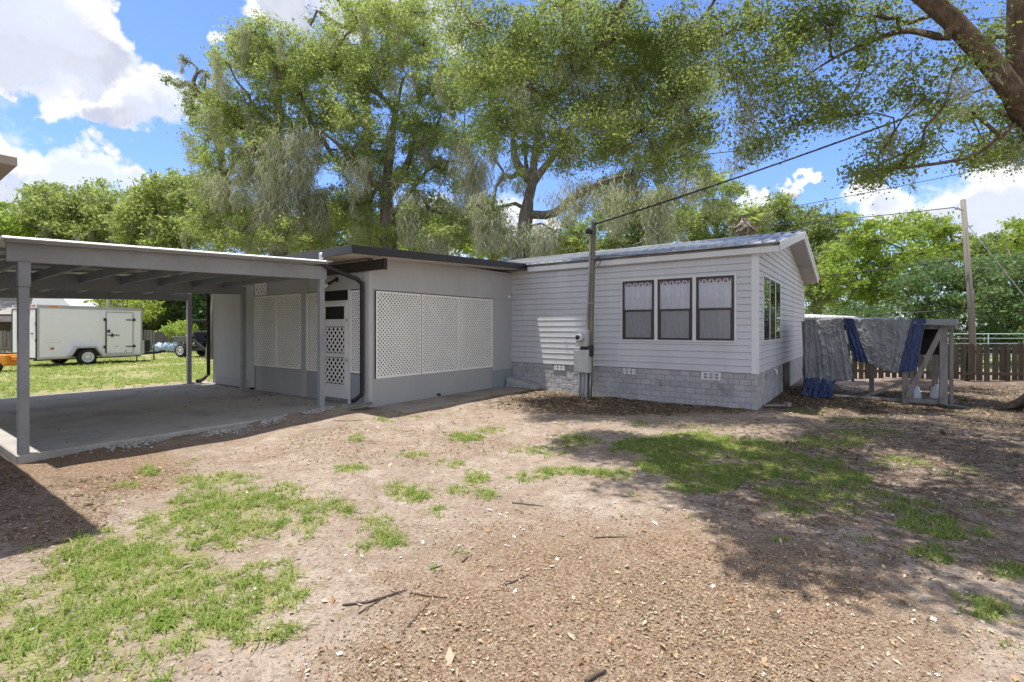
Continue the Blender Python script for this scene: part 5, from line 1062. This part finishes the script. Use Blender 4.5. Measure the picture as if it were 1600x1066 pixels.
# --- fork-trunked oak in the middle, its crown over the house
tree('oak_tree', 'oak with a pale multi-forked trunk standing behind the house roof at centre', 'tree',
     [gpt(815, 18.5), at(818, 370, 18.5), at(824, 310, 18.5), at(832, 285, 18.5)], .40,
     thick([(790, 275, 26, .5), (770, 320, 26, .5), (745, 320, 28, .6), (780, 350, 30), (850, 368, 30, .8), (940, 285, 38), (985, 275, 42), (1030, 262, 46), (1075, 262, 40), (1095, 235, 36), (1010, 318, 36, .8), (1060, 310, 36, .8), (1105, 300, 30, .8), (960, 330, 32, .8), (1125, 322, 22, .6), (1085, 190, 44), (1040, 190, 46), (990, 190, 50), (930, 180, 50), (870, 170, 50), (800, 160, 50), (740, 130, 44), (760, 215, 40), (900, 100, 60), (1000, 100, 60), (1090, 130, 40), (800, 80, 60), (720, 60, 40), (870, 10, 60), (960, 20, 60), (1050, 60, 50), (880, 215, 30, .6), (830, 205, 30, .6)], 18.5, 1.7, 21), 15, .088, LEAF_OAK, nsub=20, nleaf=70, rsub=.34,
     moss=1.6, moss_len=1.0, moss_at=[(at(885, 300, 16.7), 1.2, .5, 60), (at(905, 285, 17.2), 1.2, .4, 60), (at(960, 290, 16.4), 1.6, .4, 60), (at(1020, 300, 16.4), 1.9, .3, 60), (at(1035, 290, 16.4), 2.2, .25, 60), (at(800, 350, 16.9), 1.6, .3, 60), (at(845, 350, 16.9), 1.5, .4, 70), (at(755, 300, 16.9), 2.2, .25, 60), (at(1080, 270, 16.4), 1.1, .4, 40), (at(775, 330, 16.7), 1.5, .2, 40)],
     limbs=[([at(832, 285, 18.5), at(812, 265, 18.4), at(803, 245, 18.3), at(800, 190, 18)], .19), ([at(832, 285, 18.5), at(834, 255, 18.6), at(838, 220, 18.7), at(850, 150, 18.8)], .18), ([at(834, 285, 18.5), at(850, 262, 18.5), at(866, 245, 18.4), at(900, 190, 18)], .16), ([at(830, 295, 18.5), at(822, 260, 18.9), at(820, 225, 19.2)], .13), ([at(826, 335, 18.5), at(868, 338, 18), at(890, 312, 17.7), at(925, 290, 16.7), at(985, 270, 17)], .17)])
# --- near oak whose boughs hang over the yard; trunk just outside the frame
def near_oak():
    mass = [(740, 40, 46), (800, 60, 60), (880, 60, 70), (960, 60, 66), (1040, 75, 58), (760, 120, 52), (830, 140, 66), (910, 150, 66), (990, 150, 62), (1058, 150, 52), (785, 190, 48), (860, 215, 44), (930, 212, 44), (1000, 205, 52), (1078, 205, 36), (1058, 245, 34), (830, 232, 24), (905, 240, 22, .7), (720, 10, 34), (960, 240, 30, .8), (1100, 60, 44, .8), (1095, 120, 36, .7), (1030, 245, 30, .8)]
    right = [(1130, 55, 40, .6), (1180, 45, 48, .75), (1240, 35, 52, .8), (1300, 40, 50, .8), (1370, 25, 44, .7), (1150, 125, 38, .7), (1172, 190, 24, .7), (1196, 215, 19, .8), (1222, 130, 42, .75), (1270, 150, 34, .8), (1300, 172, 24, .8), (1325, 180, 20, .9), (1180, 232, 13, .9), (1250, 190, 22, .7), (1350, 110, 30, .45), (1420, 105, 28, .5), (1400, 150, 28, .5), (1445, 155, 34, .7), (1385, 225, 26, .9), (1372, 265, 24, .9), (1415, 262, 24, .9), (1440, 228, 26, .9), (1480, 185, 26, .7), (1520, 175, 22, .7), (1350, 270, 12, .8), (1540, 60, 30, .4), (1575, 110, 26, .5), (1490, 110, 24, .5), (1540, 225, 32, .8), (1578, 240, 28, .9), (1520, 245, 22, .9), (1600, 215, 40, .9), (1470, 20, 30, .4), (1340, 70, 30, .6), (1590, 30, 34, .5), (1200, 85, 40, .8), (1560, 175, 20, .5)]
    cl = thick(mass, 9.0, 1.1, 31, 2, .96) + thick(right, 7.2, .9, 33, 2, 1.3)
    rng = np.random.default_rng(5)
    for x in np.arange(.9, 12.5, 1.45):
        for y in np.arange(1.9, 14.5, 1.4):
            X = x + rng.normal(0, .3); Yy = y + rng.normal(0, .3); Rr = rng.uniform(.75, 1.05)
            if X < np.interp(Yy, [2.4, 3.0, 4.0, 6.5, 11], [2.95, 2.5, 1.75, 1.3, .8]) - .06 or Yy < 2.9 or (Yy > 10.5 and X < 6): continue
            if rng.uniform() < .10: continue
            z = max(5.6, 2.0 + .70 * Yy + Rr) + rng.uniform(0, 1.3); cl.append((X - .213 * z, Yy, z, Rr, .76, 2.25))
    T0 = np.array([9.2, 6.2, -.2]); m = [at(1660, 260, 6.6), at(1612, 182, 6.4), at(1572, 128, 6.3), at(1545, 84, 6.2), at(1508, 48, 6.1), at(1462, -5, 6.1), at(1330, -90, 6.6), at(1150, -130, 7.6), at(1010, -60, 8.4)]
    mp = [at(1790, 420, 6.5)] + m
    b1 = [at(1480, 62, 6.2), at(1440, 50, 6.6), at(1405, 45, 6.9), at(1350, 70, 7.1), at(1310, 85, 7.2), at(1250, 125, 7.3)]
    b2 = [at(1010, -60, 8.4), at(960, 30, 8.6), at(925, 85, 8.7), at(905, 118, 8.8), at(870, 150, 8.9)]
    b3 = [at(1150, -130, 7.6), at(1120, 0, 7.8), at(1075, 55, 8.2)]
    b4 = [at(1600, 178, 6.4), at(1592, 90, 6.3), at(1588, 0, 6.2), at(1580, -120, 6.1)]
    b5 = [at(1660, 260, 6.6), at(1600, 190, 7.2), at(1555, 205, 7.3), at(1500, 235, 7.4)]
    knob = [at(1568, 138, 6.3), at(1548, 150, 6.2)]
    ml = [(at(1165, 100, 6.9), 1.3, .10, 40), (at(1170, 120, 6.9), 1.0, .08, 36), (at(1198, 95, 7.), .8, .07, 26), (at(1128, 40, 7.5), 1.2, .12, 30), (at(1270, 60, 7.0), .7, .06, 20), (at(1215, 70, 7.), .6, .06, 20), (at(1392, 200, 7.0), .42, .09, 60), (at(1228, 218, 7.0), .28, .02, 8), (at(1075, 100, 8.3), 1.0, .10, 36), (at(1065, 150, 8.3), .9, .12, 36), (at(985, 130, 8.2), .8, .25, 40), (at(960, 170, 8.2), .9, .25, 40), (at(900, 190, 8.1), .7, .25, 40), (at(1010, 210, 8.2), .7, .2, 40), (at(920, 110, 8.2), .6, .3, 40), (at(1500, 160, 6.8), .5, .10, 20), (at(1090, 60, 7.9), 1.1, .12, 30), (at(870, 80, 8.2), .6, .3, 30)]
    ml = [(p, l, r_, k * .45) for p, l, r_, k in ml]
    tree('oak_tree', 'huge near oak whose rough limb and mossy boughs hang into the top right', 'tree', [T0, T0 + [-.05, 0, 1.2], T0 + [-.3, .1, 2.4], at(1790, 420, 6.5)], .50, cl, 16, .046, LEAF_NEAR, M_BARKN, nsub=62, nleaf=125, rsub=.30, capr=.03, mw=.0028, moss=.6, moss_len=.55, moss_at=ml, moss_k=12,
         limbs=[(mp, .15), (b4, .15), (b1, .045), (b3, .05), (b2, .055), (b5, .045)], tipr=.010, minr=.004, sides=10, asp=.52)
near_oak()

# --- farther trees
def far_tree(nm, label, base_u, Y, cl, seed, lm, leaf, **kw):
    vt = min(c[1] for c in cl); um = sum(c[0] for c in cl) / len(cl)
    r = kw.pop('r', .24); dY = kw.pop('dY', Y * .06); cp = kw.pop('copies', 2); split = kw.pop('split', .45)
    zt = at(um, vt, Y); b = gpt(base_u, Y); t1 = b + (zt - b) * [.5, 1, split]; t0 = b + (t1 - b) * [.35, 1, .5]
    return tree(nm, label, 'tree', [b, t0, t1], r, thick(cl, Y, dY, seed, cp), seed, leaf, lm, **kw)
far_tree('oak_tree', 'pale moss-hung oak with a rounded top beyond the carport roof at far left', 100, 42, [(80, 330, 38), (60, 302, 16, .8), (125, 332, 42), (165, 325, 40), (160, 292, 15, .8), (45, 345, 34), (100, 365, 36), (145, 370, 36), (60, 375, 34), (185, 355, 36), (85, 300, 14), (140, 300, 14)], 41, LEAF_OAK, .26, nsub=12, nleaf=46, rsub=.7, moss=4, moss_len=1.9, mw=.02, tipr=.04)
far_tree('oak_tree', 'dense mid-green oak beyond the carport roof, right of the pale moss-hung one', 235, 38, [(205, 345, 38), (245, 330, 38), (270, 292, 30), (242, 300, 26), (290, 320, 36), (230, 372, 36), (275, 360, 38), (310, 355, 34), (220, 315, 22), (300, 290, 22), (262, 385, 34)], 42, LEAF_OAK, .24, nsub=13, nleaf=46, rsub=.62, moss=1.5, moss_len=1.5, mw=.013, tipr=.04)
far_tree('young_tree', 'yellow-green bushy tree at the left edge above the carport roof', 10, 40, [(12, 348, 26), (30, 362, 26), (2, 372, 30), (40, 385, 26), (-20, 350, 30), (-30, 385, 40)], 43, LEAF_LIME, .24, nsub=13, nleaf=46, rsub=.6, tipr=.04)
far_tree('young_tree', 'lime green bushy tree directly behind the white trailer roof', 190, 33, [(165, 470, 20), (185, 462, 20), (210, 468, 20), (150, 458, 14), (225, 480, 18), (175, 490, 20), (205, 495, 20), (195, 445, 20), (235, 455, 14)], 44, LEAF_LIME, .20, nsub=14, nleaf=40, rsub=.5, r=.12)
far_tree('dark_tree', 'dark green woodland tree behind the camper roof', 110, 46, [(60, 445, 30), (100, 450, 30), (130, 440, 30), (30, 455, 30), (80, 480, 30), (130, 480, 30), (0, 445, 36), (20, 480, 30), (90, 420, 30), (50, 415, 30)], 45, LEAF_DARK, .28, nsub=12, nleaf=44, rsub=.75, tipr=.05)
far_tree('dark_tree', 'dark green woodland tree between the lime tree and the far carport post', 262, 40, [(245, 470, 28), (270, 460, 28), (255, 500, 26), (285, 490, 26), (235, 510, 22), (262, 435, 28), (290, 440, 26), (225, 495, 22), (275, 522, 20), (245, 440, 26), (300, 468, 24)], 46, LEAF_DARK, .25, nsub=14, nleaf=46, rsub=.6, tipr=.05)
far_tree('dark_tree', 'mid green woodland tree seen between the far carport post and the porch wall', 320, 38, [(312, 470, 24), (335, 475, 26), (320, 500, 24), (350, 500, 26), (305, 445, 24), (340, 440, 28), (375, 460, 30), (318, 520, 20)], 47, LEAF_BUSH, .24, nsub=14, nleaf=46, rsub=.6, tipr=.05)
far_tree('shrub', 'bright leafy shrub behind the rear end of the utility buggy', 276, 31, [(262, 514, 10), (275, 510, 12), (288, 508, 12), (270, 520, 10), (284, 520, 10)], 48, LEAF_LIME, .17, nsub=34, nleaf=30, rsub=.3, r=.05, tipr=.02)
for i, (bu, Y, cl, lb, lm) in enumerate((
    (430, 36, [(420, 350, 34), (460, 360, 34), (400, 380, 30), (440, 390, 30), (480, 385, 30), (380, 345, 30), (500, 350, 28)], 'shaded dark tree filling the gap behind the moss-hung oak', LEAF_DARK),
    (600, 36, [(560, 355, 32), (600, 350, 30), (640, 350, 32), (580, 385, 30), (620, 385, 30), (540, 385, 28), (660, 345, 26), (700, 340, 26), (530, 345, 24)], 'shaded dark tree filling the gap directly above the porch roof corner', LEAF_DARK),
    (690, 34, [(660, 385, 30), (700, 380, 32), (735, 385, 28), (680, 360, 28), (720, 355, 26), (640, 390, 28)], 'soft light green tree low behind the porch roof, left of the forked trunk', LEAF_LIME),
    (770, 36, [(770, 385, 28), (795, 380, 22), (750, 378, 26), (775, 360, 20, .6)], 'pale tree peeping over the roof just left of the forked trunk', LEAF_OAK),
    (880, 33, [(880, 385, 26), (905, 372, 26), (890, 350, 22, .7), (920, 390, 26), (865, 390, 22)], 'pale tree just right of the forked trunk above the white eave', LEAF_OAK),
    (950, 27, [(945, 350, 26), (965, 375, 28), (985, 345, 28), (1000, 375, 28), (1025, 350, 30), (1040, 372, 26), (940, 385, 26), (970, 325, 26), (1010, 325, 26), (985, 395, 24), (1060, 340, 26)], 'dark mossy tree behind the house roof right of the service pole', LEAF_DARK),
    (1100, 30, [(1075, 350, 28), (1100, 340, 30), (1125, 330, 28), (1085, 378, 26), (1120, 372, 26), (1140, 300, 20), (1110, 285, 24), (1145, 345, 18), (1135, 385, 20)], 'mid green tree above the right part of the house roof', LEAF_OAK),
    (1215, 33, [(1180, 335, 28), (1212, 330, 26), (1200, 362, 30), (1235, 352, 30), (1185, 380, 24), (1160, 350, 18, .6), (1225, 318, 18)], 'olive green tree rising right behind the roof peak', LEAF_OAK),
    (1275, 29, [(1262, 335, 24), (1285, 352, 28), (1270, 375, 30), (1300, 365, 26), (1268, 410, 30), (1285, 440, 30), (1262, 450, 24), (1310, 338, 16), (1325, 345, 12), (1295, 400, 26), (1275, 475, 28), (1300, 460, 24)], 'dark olive oak beyond the gable end', LEAF_DARK),
    (1550, 48, [(1540, 395, 22), (1560, 378, 20), (1525, 390, 16), (1580, 395, 22), (1550, 410, 26)], 'hazy distant tree behind the far utility pole', LEAF_DARK))):
    far_tree('young_tree' if i == 2 else 'oak_tree', lb, bu, Y, cl, 60 + i, lm, .0062 * Y, nsub=15, nleaf=46, rsub=.016 * Y, moss=(2 if i in (5, 6) else 1. if lm is not LEAF_LIME else 0), moss_len=1.5, tipr=.04)
far_tree('lime_tree', 'lime green tree with layered boughs behind the tarp-covered coop', 1370, 24, [(1312, 395, 28), (1340, 365, 28), (1375, 375, 34), (1335, 420, 34), (1385, 420, 34), (1315, 440, 30), (1350, 460, 34), (1300, 425, 20), (1395, 455, 30), (1320, 478, 24), (1365, 350, 14), (1410, 395, 24), (1330, 345, 12)], 71, LEAF_LIME, .16, nsub=17, nleaf=50, rsub=.4, tipr=.03, r=.16)
far_tree('lime_tree', 'lime green rounded tree left of the far utility pole', 1450, 27, [(1420, 368, 30), (1455, 362, 32), (1485, 368, 28), (1440, 395, 30), (1475, 400, 30), (1400, 358, 16), (1500, 395, 20), (1465, 345, 14), (1430, 345, 14), (1415, 410, 24)], 72, LEAF_LIME, .17, nsub=16, nleaf=50, rsub=.45, tipr=.03, r=.16)
far_tree('lime_tree', 'yellow-lime tree cut off by the right edge of the photo', 1610, 25, [(1590, 352, 16), (1585, 378, 20), (1605, 365, 24), (1582, 408, 18), (1610, 400, 30), (1640, 370, 40)], 73, LEAF_LIME, .17, nsub=17, nleaf=46, rsub=.42, r=.12)
far_tree('large_bush', 'big dark green bush filling the space above the brown fence', 1500, 20.5, [(1425, 455, 34), (1460, 435, 38), (1500, 425, 36), (1540, 420, 38), (1580, 425, 40), (1620, 430, 50), (1440, 490, 34), (1480, 480, 40), (1525, 470, 42), (1570, 475, 44), (1610, 485, 44), (1420, 515, 26), (1465, 520, 30), (1510, 515, 34), (1555, 520, 36), (1600, 525, 36), (1405, 480, 20)], 74, LEAF_BUSH, .135, nsub=20, nleaf=56, rsub=.36, r=.14, tipr=.02, split=.35)
far_tree('large_bush', 'mid green bush low behind the left half of the coop', 1370, 20, [(1300, 500, 24), (1330, 500, 26), (1365, 495, 28), (1390, 510, 26), (1310, 530, 22), (1350, 530, 24), (1390, 540, 24), (1285, 520, 18)], 75, LEAF_BUSH, .135, nsub=20, nleaf=54, rsub=.36, r=.1, tipr=.02, split=.35)
def cabbage_palm():
    Y = 26; b = gpt(1160, Y); top = at(1160, 338, Y); r = empty('palm_tree', tuple(b), 'cabbage palm with a drooping skirt of dead brown fronds behind the roof', 'tree'); rng = np.random.default_rng(3)
    v, q = tubes_np([(np.array([b, (b + top) / 2 + [.1, 0, 0], top]), np.array([.2, .18, .2]))], 10); mesh_np('trunk', v, q, M_BARK, r, smooth=True)
    for nm, n, el, m in (('crown', 14, (-.2, .9), LEAF_OAK), ('dead_fronds', 40, (-1.45, -.6), mat('frond_dead', (.36, .30, .25), .9, .3, 2))):
        V, Q, k, rn = [], [], 0, []
        for i in range(n):
            a = rng.uniform(0, 2 * np.pi); e = rng.uniform(*el); d = np.array([np.cos(a) * np.cos(e), np.sin(a) * np.cos(e), np.sin(e)]); L = rng.uniform(.7, 1.25); s = unit(np.cross(d, [0, 0, 1.])); h = top + d * L * .5
            for j in range(12):
                f = (j - 5.5) / 5.5; tip = h + (d + s * f * 1.0) * L * .5 * (1 - .3 * abs(f)) - np.array([0, 0, .25 * abs(f) * L]); w = s * .025 + np.array([0, 0, .012])
                V += [h - w, h + w, tip + w * .3, tip - w * .3]; Q.append([k, k + 1, k + 2, k + 3]); k += 4; rn.append(rng.uniform(.2, .9))
            w = s * .015; V += [top - w, top + w, h + w, h - w]; Q.append([k, k + 1, k + 2, k + 3]); k += 4; rn.append(.5)
        mesh_np(nm, np.array(V), np.array(Q), m, r, rn)
cabbage_palm()
def treeline():
    rng = np.random.default_rng(9); C = []
    for x in np.arange(-110, 110, 3.2):
        Y = 66 + 6 * math.sin(x * .13) + rng.normal(0, 2)
        for z in np.arange(1.2, 8 + 2.5 * math.sin(x * .21) + rng.uniform(-1, 1.5), 1.9): C.append((x + rng.normal(0, .8), Y + rng.normal(0, 1), z))
    C = np.array(C); idx = np.repeat(np.arange(len(C)), 60); L = C[idx] + rng.normal(size=(len(idx), 3)) * [1.3, 1.0, .85]
    v, q = leaf_quads(L, .55, rng); o = mesh_np('distant_woods', v, q, LEAF_DARK, None, np.clip(.4 + rng.normal(0, .2, len(idx)), 0, 1)); tag(o, 'dark mass of distant woods along the horizon', 'woods', kind='stuff')
treeline()
def stump():
    r = empty('tree_stump', (gp(1602, 640)[0], gp(1602, 640)[1], 0), 'brown root flare of a cut tree at the right edge', 'tree stump'); x, y = gp(1622, 642); rng = np.random.default_rng(2)
    ch = [(np.array([[x, y, -.1], [x, y, .18], [x + .02, y, .34]]), np.array([.26, .19, .16]))]
    for a in np.linspace(0, 6.28, 8)[:-1]: d = np.array([math.cos(a), math.sin(a), 0]); ch.append((np.array([[x, y, .30]]) + d * np.array([[.1], [.28], [.45], [.6]]) + np.array([[0, 0, -.08], [0, 0, -.2], [0, 0, -.27], [0, 0, -.36]]), np.array([.12, .08, .05, .03])))
    v, q = tubes_np(ch, 10); mesh_np('trunk', v, q, M_BARKN, r, smooth=True)
    b = MB(); b.lathe([(.165, 0), (.14, .02), (0, .03)], (x + .02, y, .335), (0, 0, 1), 12); b.build('cut_top', M_GREYWOOD, r)
stump()

# ---------------------------------------------------------------- ground cover
LEAF_GRASS = leaf_mat('grass_blade', [(.09, .160, .022), (.16, .255, .036), (.25, .335, .065), (.46, .40, .20)], .4, .55)
def grass_blades(px, py, h, w, rng, per):
    n = len(px); idx = np.repeat(np.arange(n), per); m = len(idx); bx = px[idx] + rng.normal(0, .022, m); by = py[idx] + rng.normal(0, .022, m); bz = gz(bx, by) - .005
    a = rng.uniform(0, 2 * np.pi, m); lean = rng.uniform(.35, 1.7, m); L = h * rng.lognormal(0, .35, m); d = np.stack([np.cos(a), np.sin(a)], -1); s = np.stack([-d[:, 1], d[:, 0]], -1) * (w * rng.uniform(.7, 1.3, m) * .5)[:, None]
    b = np.stack([bx, by, bz], -1); mid = b.copy(); mid[:, :2] += d * (L * .38 * lean)[:, None]; mid[:, 2] += L * (.62 - .18 * np.clip(lean - .6, 0, 1.1)); tip = b.copy(); tip[:, :2] += d * (L * .95 * lean)[:, None]; tip[:, 2] += L * (1.02 - .50 * np.clip(lean, 0, 1.75))
    v = np.empty((m, 6, 3)); S = np.zeros((m, 3)); S[:, :2] = s
    v[:, 0] = b - S; v[:, 1] = b + S; v[:, 2] = mid + S * .9; v[:, 3] = mid - S * .9; v[:, 4] = tip + S * .15; v[:, 5] = tip - S * .15
    i = np.arange(m)[:, None] * 6; q = np.stack([i + [0, 1, 2, 3], i + [3, 2, 4, 5]], 1).reshape(-1, 4)
    return v.reshape(-1, 3), q, idx
def make_grass():
    rng = np.random.default_rng(77); n = 330000; x = rng.uniform(-5.5, 9.5, n); y = rng.uniform(1.9, 11, n)
    u, v = inv_px(x, y); ok = (u > -60) & (u < 1660); x, y = x[ok], y[ok]
    mL = blobmask(x, y, G_LEFT); mR = blobmask(x, y, G_RIGHT); s, t = ST(x, y); ok = ~((s > 4.7) & (t > -8.8)) & ~((s > -.05) & (t > -.05))
    nz = fbm(x, y, 2.6, 5, 3); nz2 = fbm(x, y, 9, 6, 2); m = np.maximum(mL, mR * .95); p = np.where(mR > mL, 1.7, 1.) * np.clip((m * 1.45 - .38) * smooth(.40, .60, nz * .45 + nz2 * .55 + .12 * m), 0, 1); p = np.maximum(p, .09 * smooth(.0, .6, m)) + .0012
    ok &= rng.uniform(size=len(x)) < p * .19; x, y = x[ok], y[ok]; right = mR[ok] > mL[ok]
    h = np.where(right, .036, .047)
    V, Q, idx = grass_blades(x, y, np.repeat(h, 11), .0062, rng, 11); rn = np.clip(.45 + np.repeat(rng.normal(0, .14, len(x)) + .40 * (rng.uniform(size=len(x)) < .25), 11) + rng.normal(0, .15, len(idx)), 0, 1)
    rn = np.repeat(rn, 2); o = mesh_np('grass', V, Q, LEAF_GRASS, None, rn, smooth=True); tag(o, 'patchy bright green grass tufts in the bare sandy yard', 'grass', kind='stuff')
    n = 60000; s = rng.uniform(12.5, 40, n); t = rng.uniform(-16, 14, n); P = HC + s[:, None] * E1 + t[:, None] * E2; x, y = P[:, 0], P[:, 1]; u, v = inv_px(x, y); ok = (y > 6) & (u > -60) & (u < 420); x, y = x[ok], y[ok]; p = lawn(x, y) * smooth(.38, .6, fbm(x, y, .7, 8, 4)) + .12 * lawn(x, y); ok = rng.uniform(size=len(x)) < p * .9; x, y = x[ok], y[ok]
    V, Q, idx = grass_blades(x, y, np.full(len(x) * 5, .075), .016, rng, 5); o = mesh_np('lawn', V, Q, LEAF_GRASS, None, np.repeat(np.clip(.55 + rng.normal(0, .18, len(idx)), 0, 1), 2), smooth=True); tag(o, 'sunlit green lawn beyond the carport', 'lawn', kind='stuff')
make_grass()
def flakes(name, x, y, size, cols, rng, label, cat, tilt=.24, lift=.004, asp=.45, trans=.12, zf=gz):
    n = len(x); c = np.stack([x, y, zf(x, y) + lift + rng.uniform(0, lift, n)], -1); nn = unit(rng.normal(size=(n, 3)) * tilt + np.array([0, 0, 1.])); a = rng.uniform(0, 2 * np.pi, n); d = unit(np.cross(nn, np.stack([np.cos(a), np.sin(a), np.zeros(n)], -1))); s = np.cross(d, nn)
    L = (size * rng.lognormal(0, .48, n))[:, None]; w = L * asp * .5 * rng.uniform(.3, 1.4, n)[:, None]; v = np.empty((n, 4, 3)); v[:, 0] = c - d * L * .5; v[:, 1] = c + s * w + nn * L * .10; v[:, 2] = c + d * L * .5 + nn * L * rng.uniform(-.05, .22, n)[:, None]; v[:, 3] = c - s * w + nn * L * .10
    o = mesh_np(name, v.reshape(-1, 3), np.arange(n * 4).reshape(n, 4), leaf_mat(name + '_mat', cols, trans, .85), None, rng.uniform(0, 1, n)); return tag(o, label, cat, kind='stuff')
def make_litter():
    rng = np.random.default_rng(21); n = 1500000; Y = 1.9 + 11 * rng.uniform(size=n) ** 1.55; X = Y * rng.uniform(-1.1, 1.1, n); s, t = ST(X, Y)
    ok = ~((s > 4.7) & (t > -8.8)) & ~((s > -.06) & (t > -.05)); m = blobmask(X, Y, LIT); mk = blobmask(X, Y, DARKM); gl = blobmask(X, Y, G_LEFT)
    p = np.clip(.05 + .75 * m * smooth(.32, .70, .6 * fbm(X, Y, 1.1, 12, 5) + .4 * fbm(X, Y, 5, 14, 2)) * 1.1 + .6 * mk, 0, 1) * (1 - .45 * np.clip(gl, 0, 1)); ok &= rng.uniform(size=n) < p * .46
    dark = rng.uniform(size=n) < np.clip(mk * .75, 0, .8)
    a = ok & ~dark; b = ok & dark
    sz = lambda q: .0082 + .0024 * np.clip(q - 2.2, 0, 9)
    flakes('leaf_litter', X[a], Y[a], sz(Y[a]), [(.10, .065, .04), (.24, .155, .10), (.35, .24, .16), (.29, .25, .165), (.43, .31, .21), (.58, .47, .35)], rng, 'scattered tan dry leaves and wood chips over the sand', 'leaf litter')
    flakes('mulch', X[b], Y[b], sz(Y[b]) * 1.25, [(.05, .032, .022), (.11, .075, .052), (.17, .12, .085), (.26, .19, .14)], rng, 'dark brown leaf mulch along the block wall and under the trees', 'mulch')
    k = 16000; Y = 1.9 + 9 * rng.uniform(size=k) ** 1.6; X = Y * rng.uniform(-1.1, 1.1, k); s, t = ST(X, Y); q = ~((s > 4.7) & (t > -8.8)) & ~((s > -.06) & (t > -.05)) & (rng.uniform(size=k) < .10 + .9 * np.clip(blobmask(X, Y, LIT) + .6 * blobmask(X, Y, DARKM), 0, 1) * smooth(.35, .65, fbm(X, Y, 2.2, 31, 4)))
    flakes('dry_leaves', X[q], Y[q], .012 + .0021 * Y[q], [(.14, .085, .05), (.36, .20, .10), (.46, .31, .19), (.40, .33, .22), (.62, .50, .37)], rng, 'larger curled dry oak leaves among the finer litter', 'leaves', tilt=.45, lift=.007, asp=.5)
    k = 1100; Y = 2 + 7 * rng.uniform(size=k) ** 1.3; X = Y * rng.uniform(-1.0, 1.0, k); s, t = ST(X, Y); q = ~((s > 4.7) & (t > -8.8)) & ~((s > -.06) & (t > -.05)) 
    flakes('pale_debris', X[q], Y[q], .009 + .0024 * Y[q], [(.42, .39, .35), (.55, .51, .46), (.68, .64, .58)], rng, 'small pale shell and leaf scraps dotted over the sand', 'debris', asp=.8)
    k = 420; s = rng.uniform(5.95, 12.2, k); t = np.where(rng.uniform(size=k) < .55, -4.35 - np.abs(rng.normal(0, .5, k)), rng.uniform(-8.6, -4.4, k)); keep = t > -8.7; P = HC + s[keep, None] * E1 + t[keep, None] * E2
    flakes('fallen_leaves', P[:, 0], P[:, 1], .035, [(.12, .08, .05), (.25, .17, .11), (.36, .27, .18)], rng, 'dry brown leaves blown across the carport slab', 'leaves', zf=lambda x, y: .101 + 0 * x)
    # gravel along the slab
    k = 4200; s = 5.90 - np.abs(rng.normal(0, .11, k)) - .008; t = rng.uniform(-8.0, -4.35, k); t = np.where(rng.uniform(size=k) < .5, t, -5.2 - np.abs(rng.normal(0, 1.1, k))); keep = (t > -8.75) & (fbm(s * 3, t * 3, 1, 4, 2) > .42); P = HC + s[keep, None] * E1 + t[keep, None] * E2
    V, Q, kk, rn = [], [], 0, []
    base = np.array([[1, 0, -.2], [0, 1, -.2], [-1, 0, -.2], [0, -1, -.2], [.6, .6, .6], [-.6, .6, .6], [-.6, -.6, .6], [.6, -.6, .6]], float); F8 = np.array([[0, 1, 5, 4], [1, 2, 6, 5], [2, 3, 7, 6], [3, 0, 4, 7], [4, 5, 6, 7]])
    for p in P:
        sc = rng.uniform(.008, .022) * np.array([1, rng.uniform(.6, 1), rng.uniform(.4, .8)]); an = rng.uniform(0, 6.28); c, s_ = math.cos(an), math.sin(an); v = base * sc + rng.normal(0, .002, (8, 3)); v = np.stack([v[:, 0] * c - v[:, 1] * s_, v[:, 0] * s_ + v[:, 1] * c, v[:, 2]], -1) + [p[0], p[1], float(gz(*p)) + .01]
        V.append(v); Q.append(F8 + kk); kk += 8; rn += [rng.uniform()] * 5
    o = mesh_np('gravel', np.concatenate(V), np.concatenate(Q), mat('gravel_mat', (.60, .58, .55), .9, .2, 5, attr=.5), None, rn); tag(o, 'strip of white gravel along the carport slab edge', 'gravel', kind='stuff')
make_litter()
def sticks():
    m = mat('stick_bark', (.10, .075, .06), .9, .3, 20, .3, 60)
    L = [('forked dark twig on the sand at bottom centre', [(535, 950), (575, 946), (605, 937), (636, 927)], .009, [(560, 962), (580, 950), (600, 938)]), ('thin pale twig lying right of the forked twig', [(640, 931), (670, 936), (705, 939)], .006, None), ('thin leaning twig below the pale twig', [(637, 985), (655, 965), (672, 945)], .006, None),
         ('short thick dark stick on the leaf litter at the bottom edge', [(915, 1062), (932, 1050), (947, 1043)], .014, None), ('thin dark stick at the edge of the right-hand shade', [(1480, 806), (1510, 811), (1535, 817)], .010, None), ('short twig in the middle of the bare sand', [(800, 781), (830, 784), (850, 786)], .008, None), ('thin twig on the sand near the porch corner', [(520, 664), (545, 665), (566, 664)], .008, None),
         ('thin twig on the litter left of the shade edge', [(930, 838), (955, 836), (980, 835)], .007, None), ('twig lying in the patch of white scraps', [(790, 915), (810, 906), (825, 899)], .007, None), ('short dark twig beside the grass tuft', [(722, 878), (728, 872), (732, 868)], .008, None), ('twig leaning above the forked twig', [(672, 893), (682, 889), (692, 885)], .006, None)]
    for lb, pts, r, fork in L:
        r *= .62
        q = [np.array([*gp(u, v), 0.]) for u, v in pts]
        for p in q: p[2] = float(gz(p[0], p[1])) + r * 1.4
        b = MB(); b.tube(q, [r] * (len(q) - 1) + [r * .5], 6)
        if fork:
            q = [np.array([*gp(u, v), 0.]) for u, v in fork]
            for p in q: p[2] = float(gz(p[0], p[1])) + r
            b.tube(q, r * .6, 6)
        tag(b.build('twig', m), lb, 'twig')
sticks()
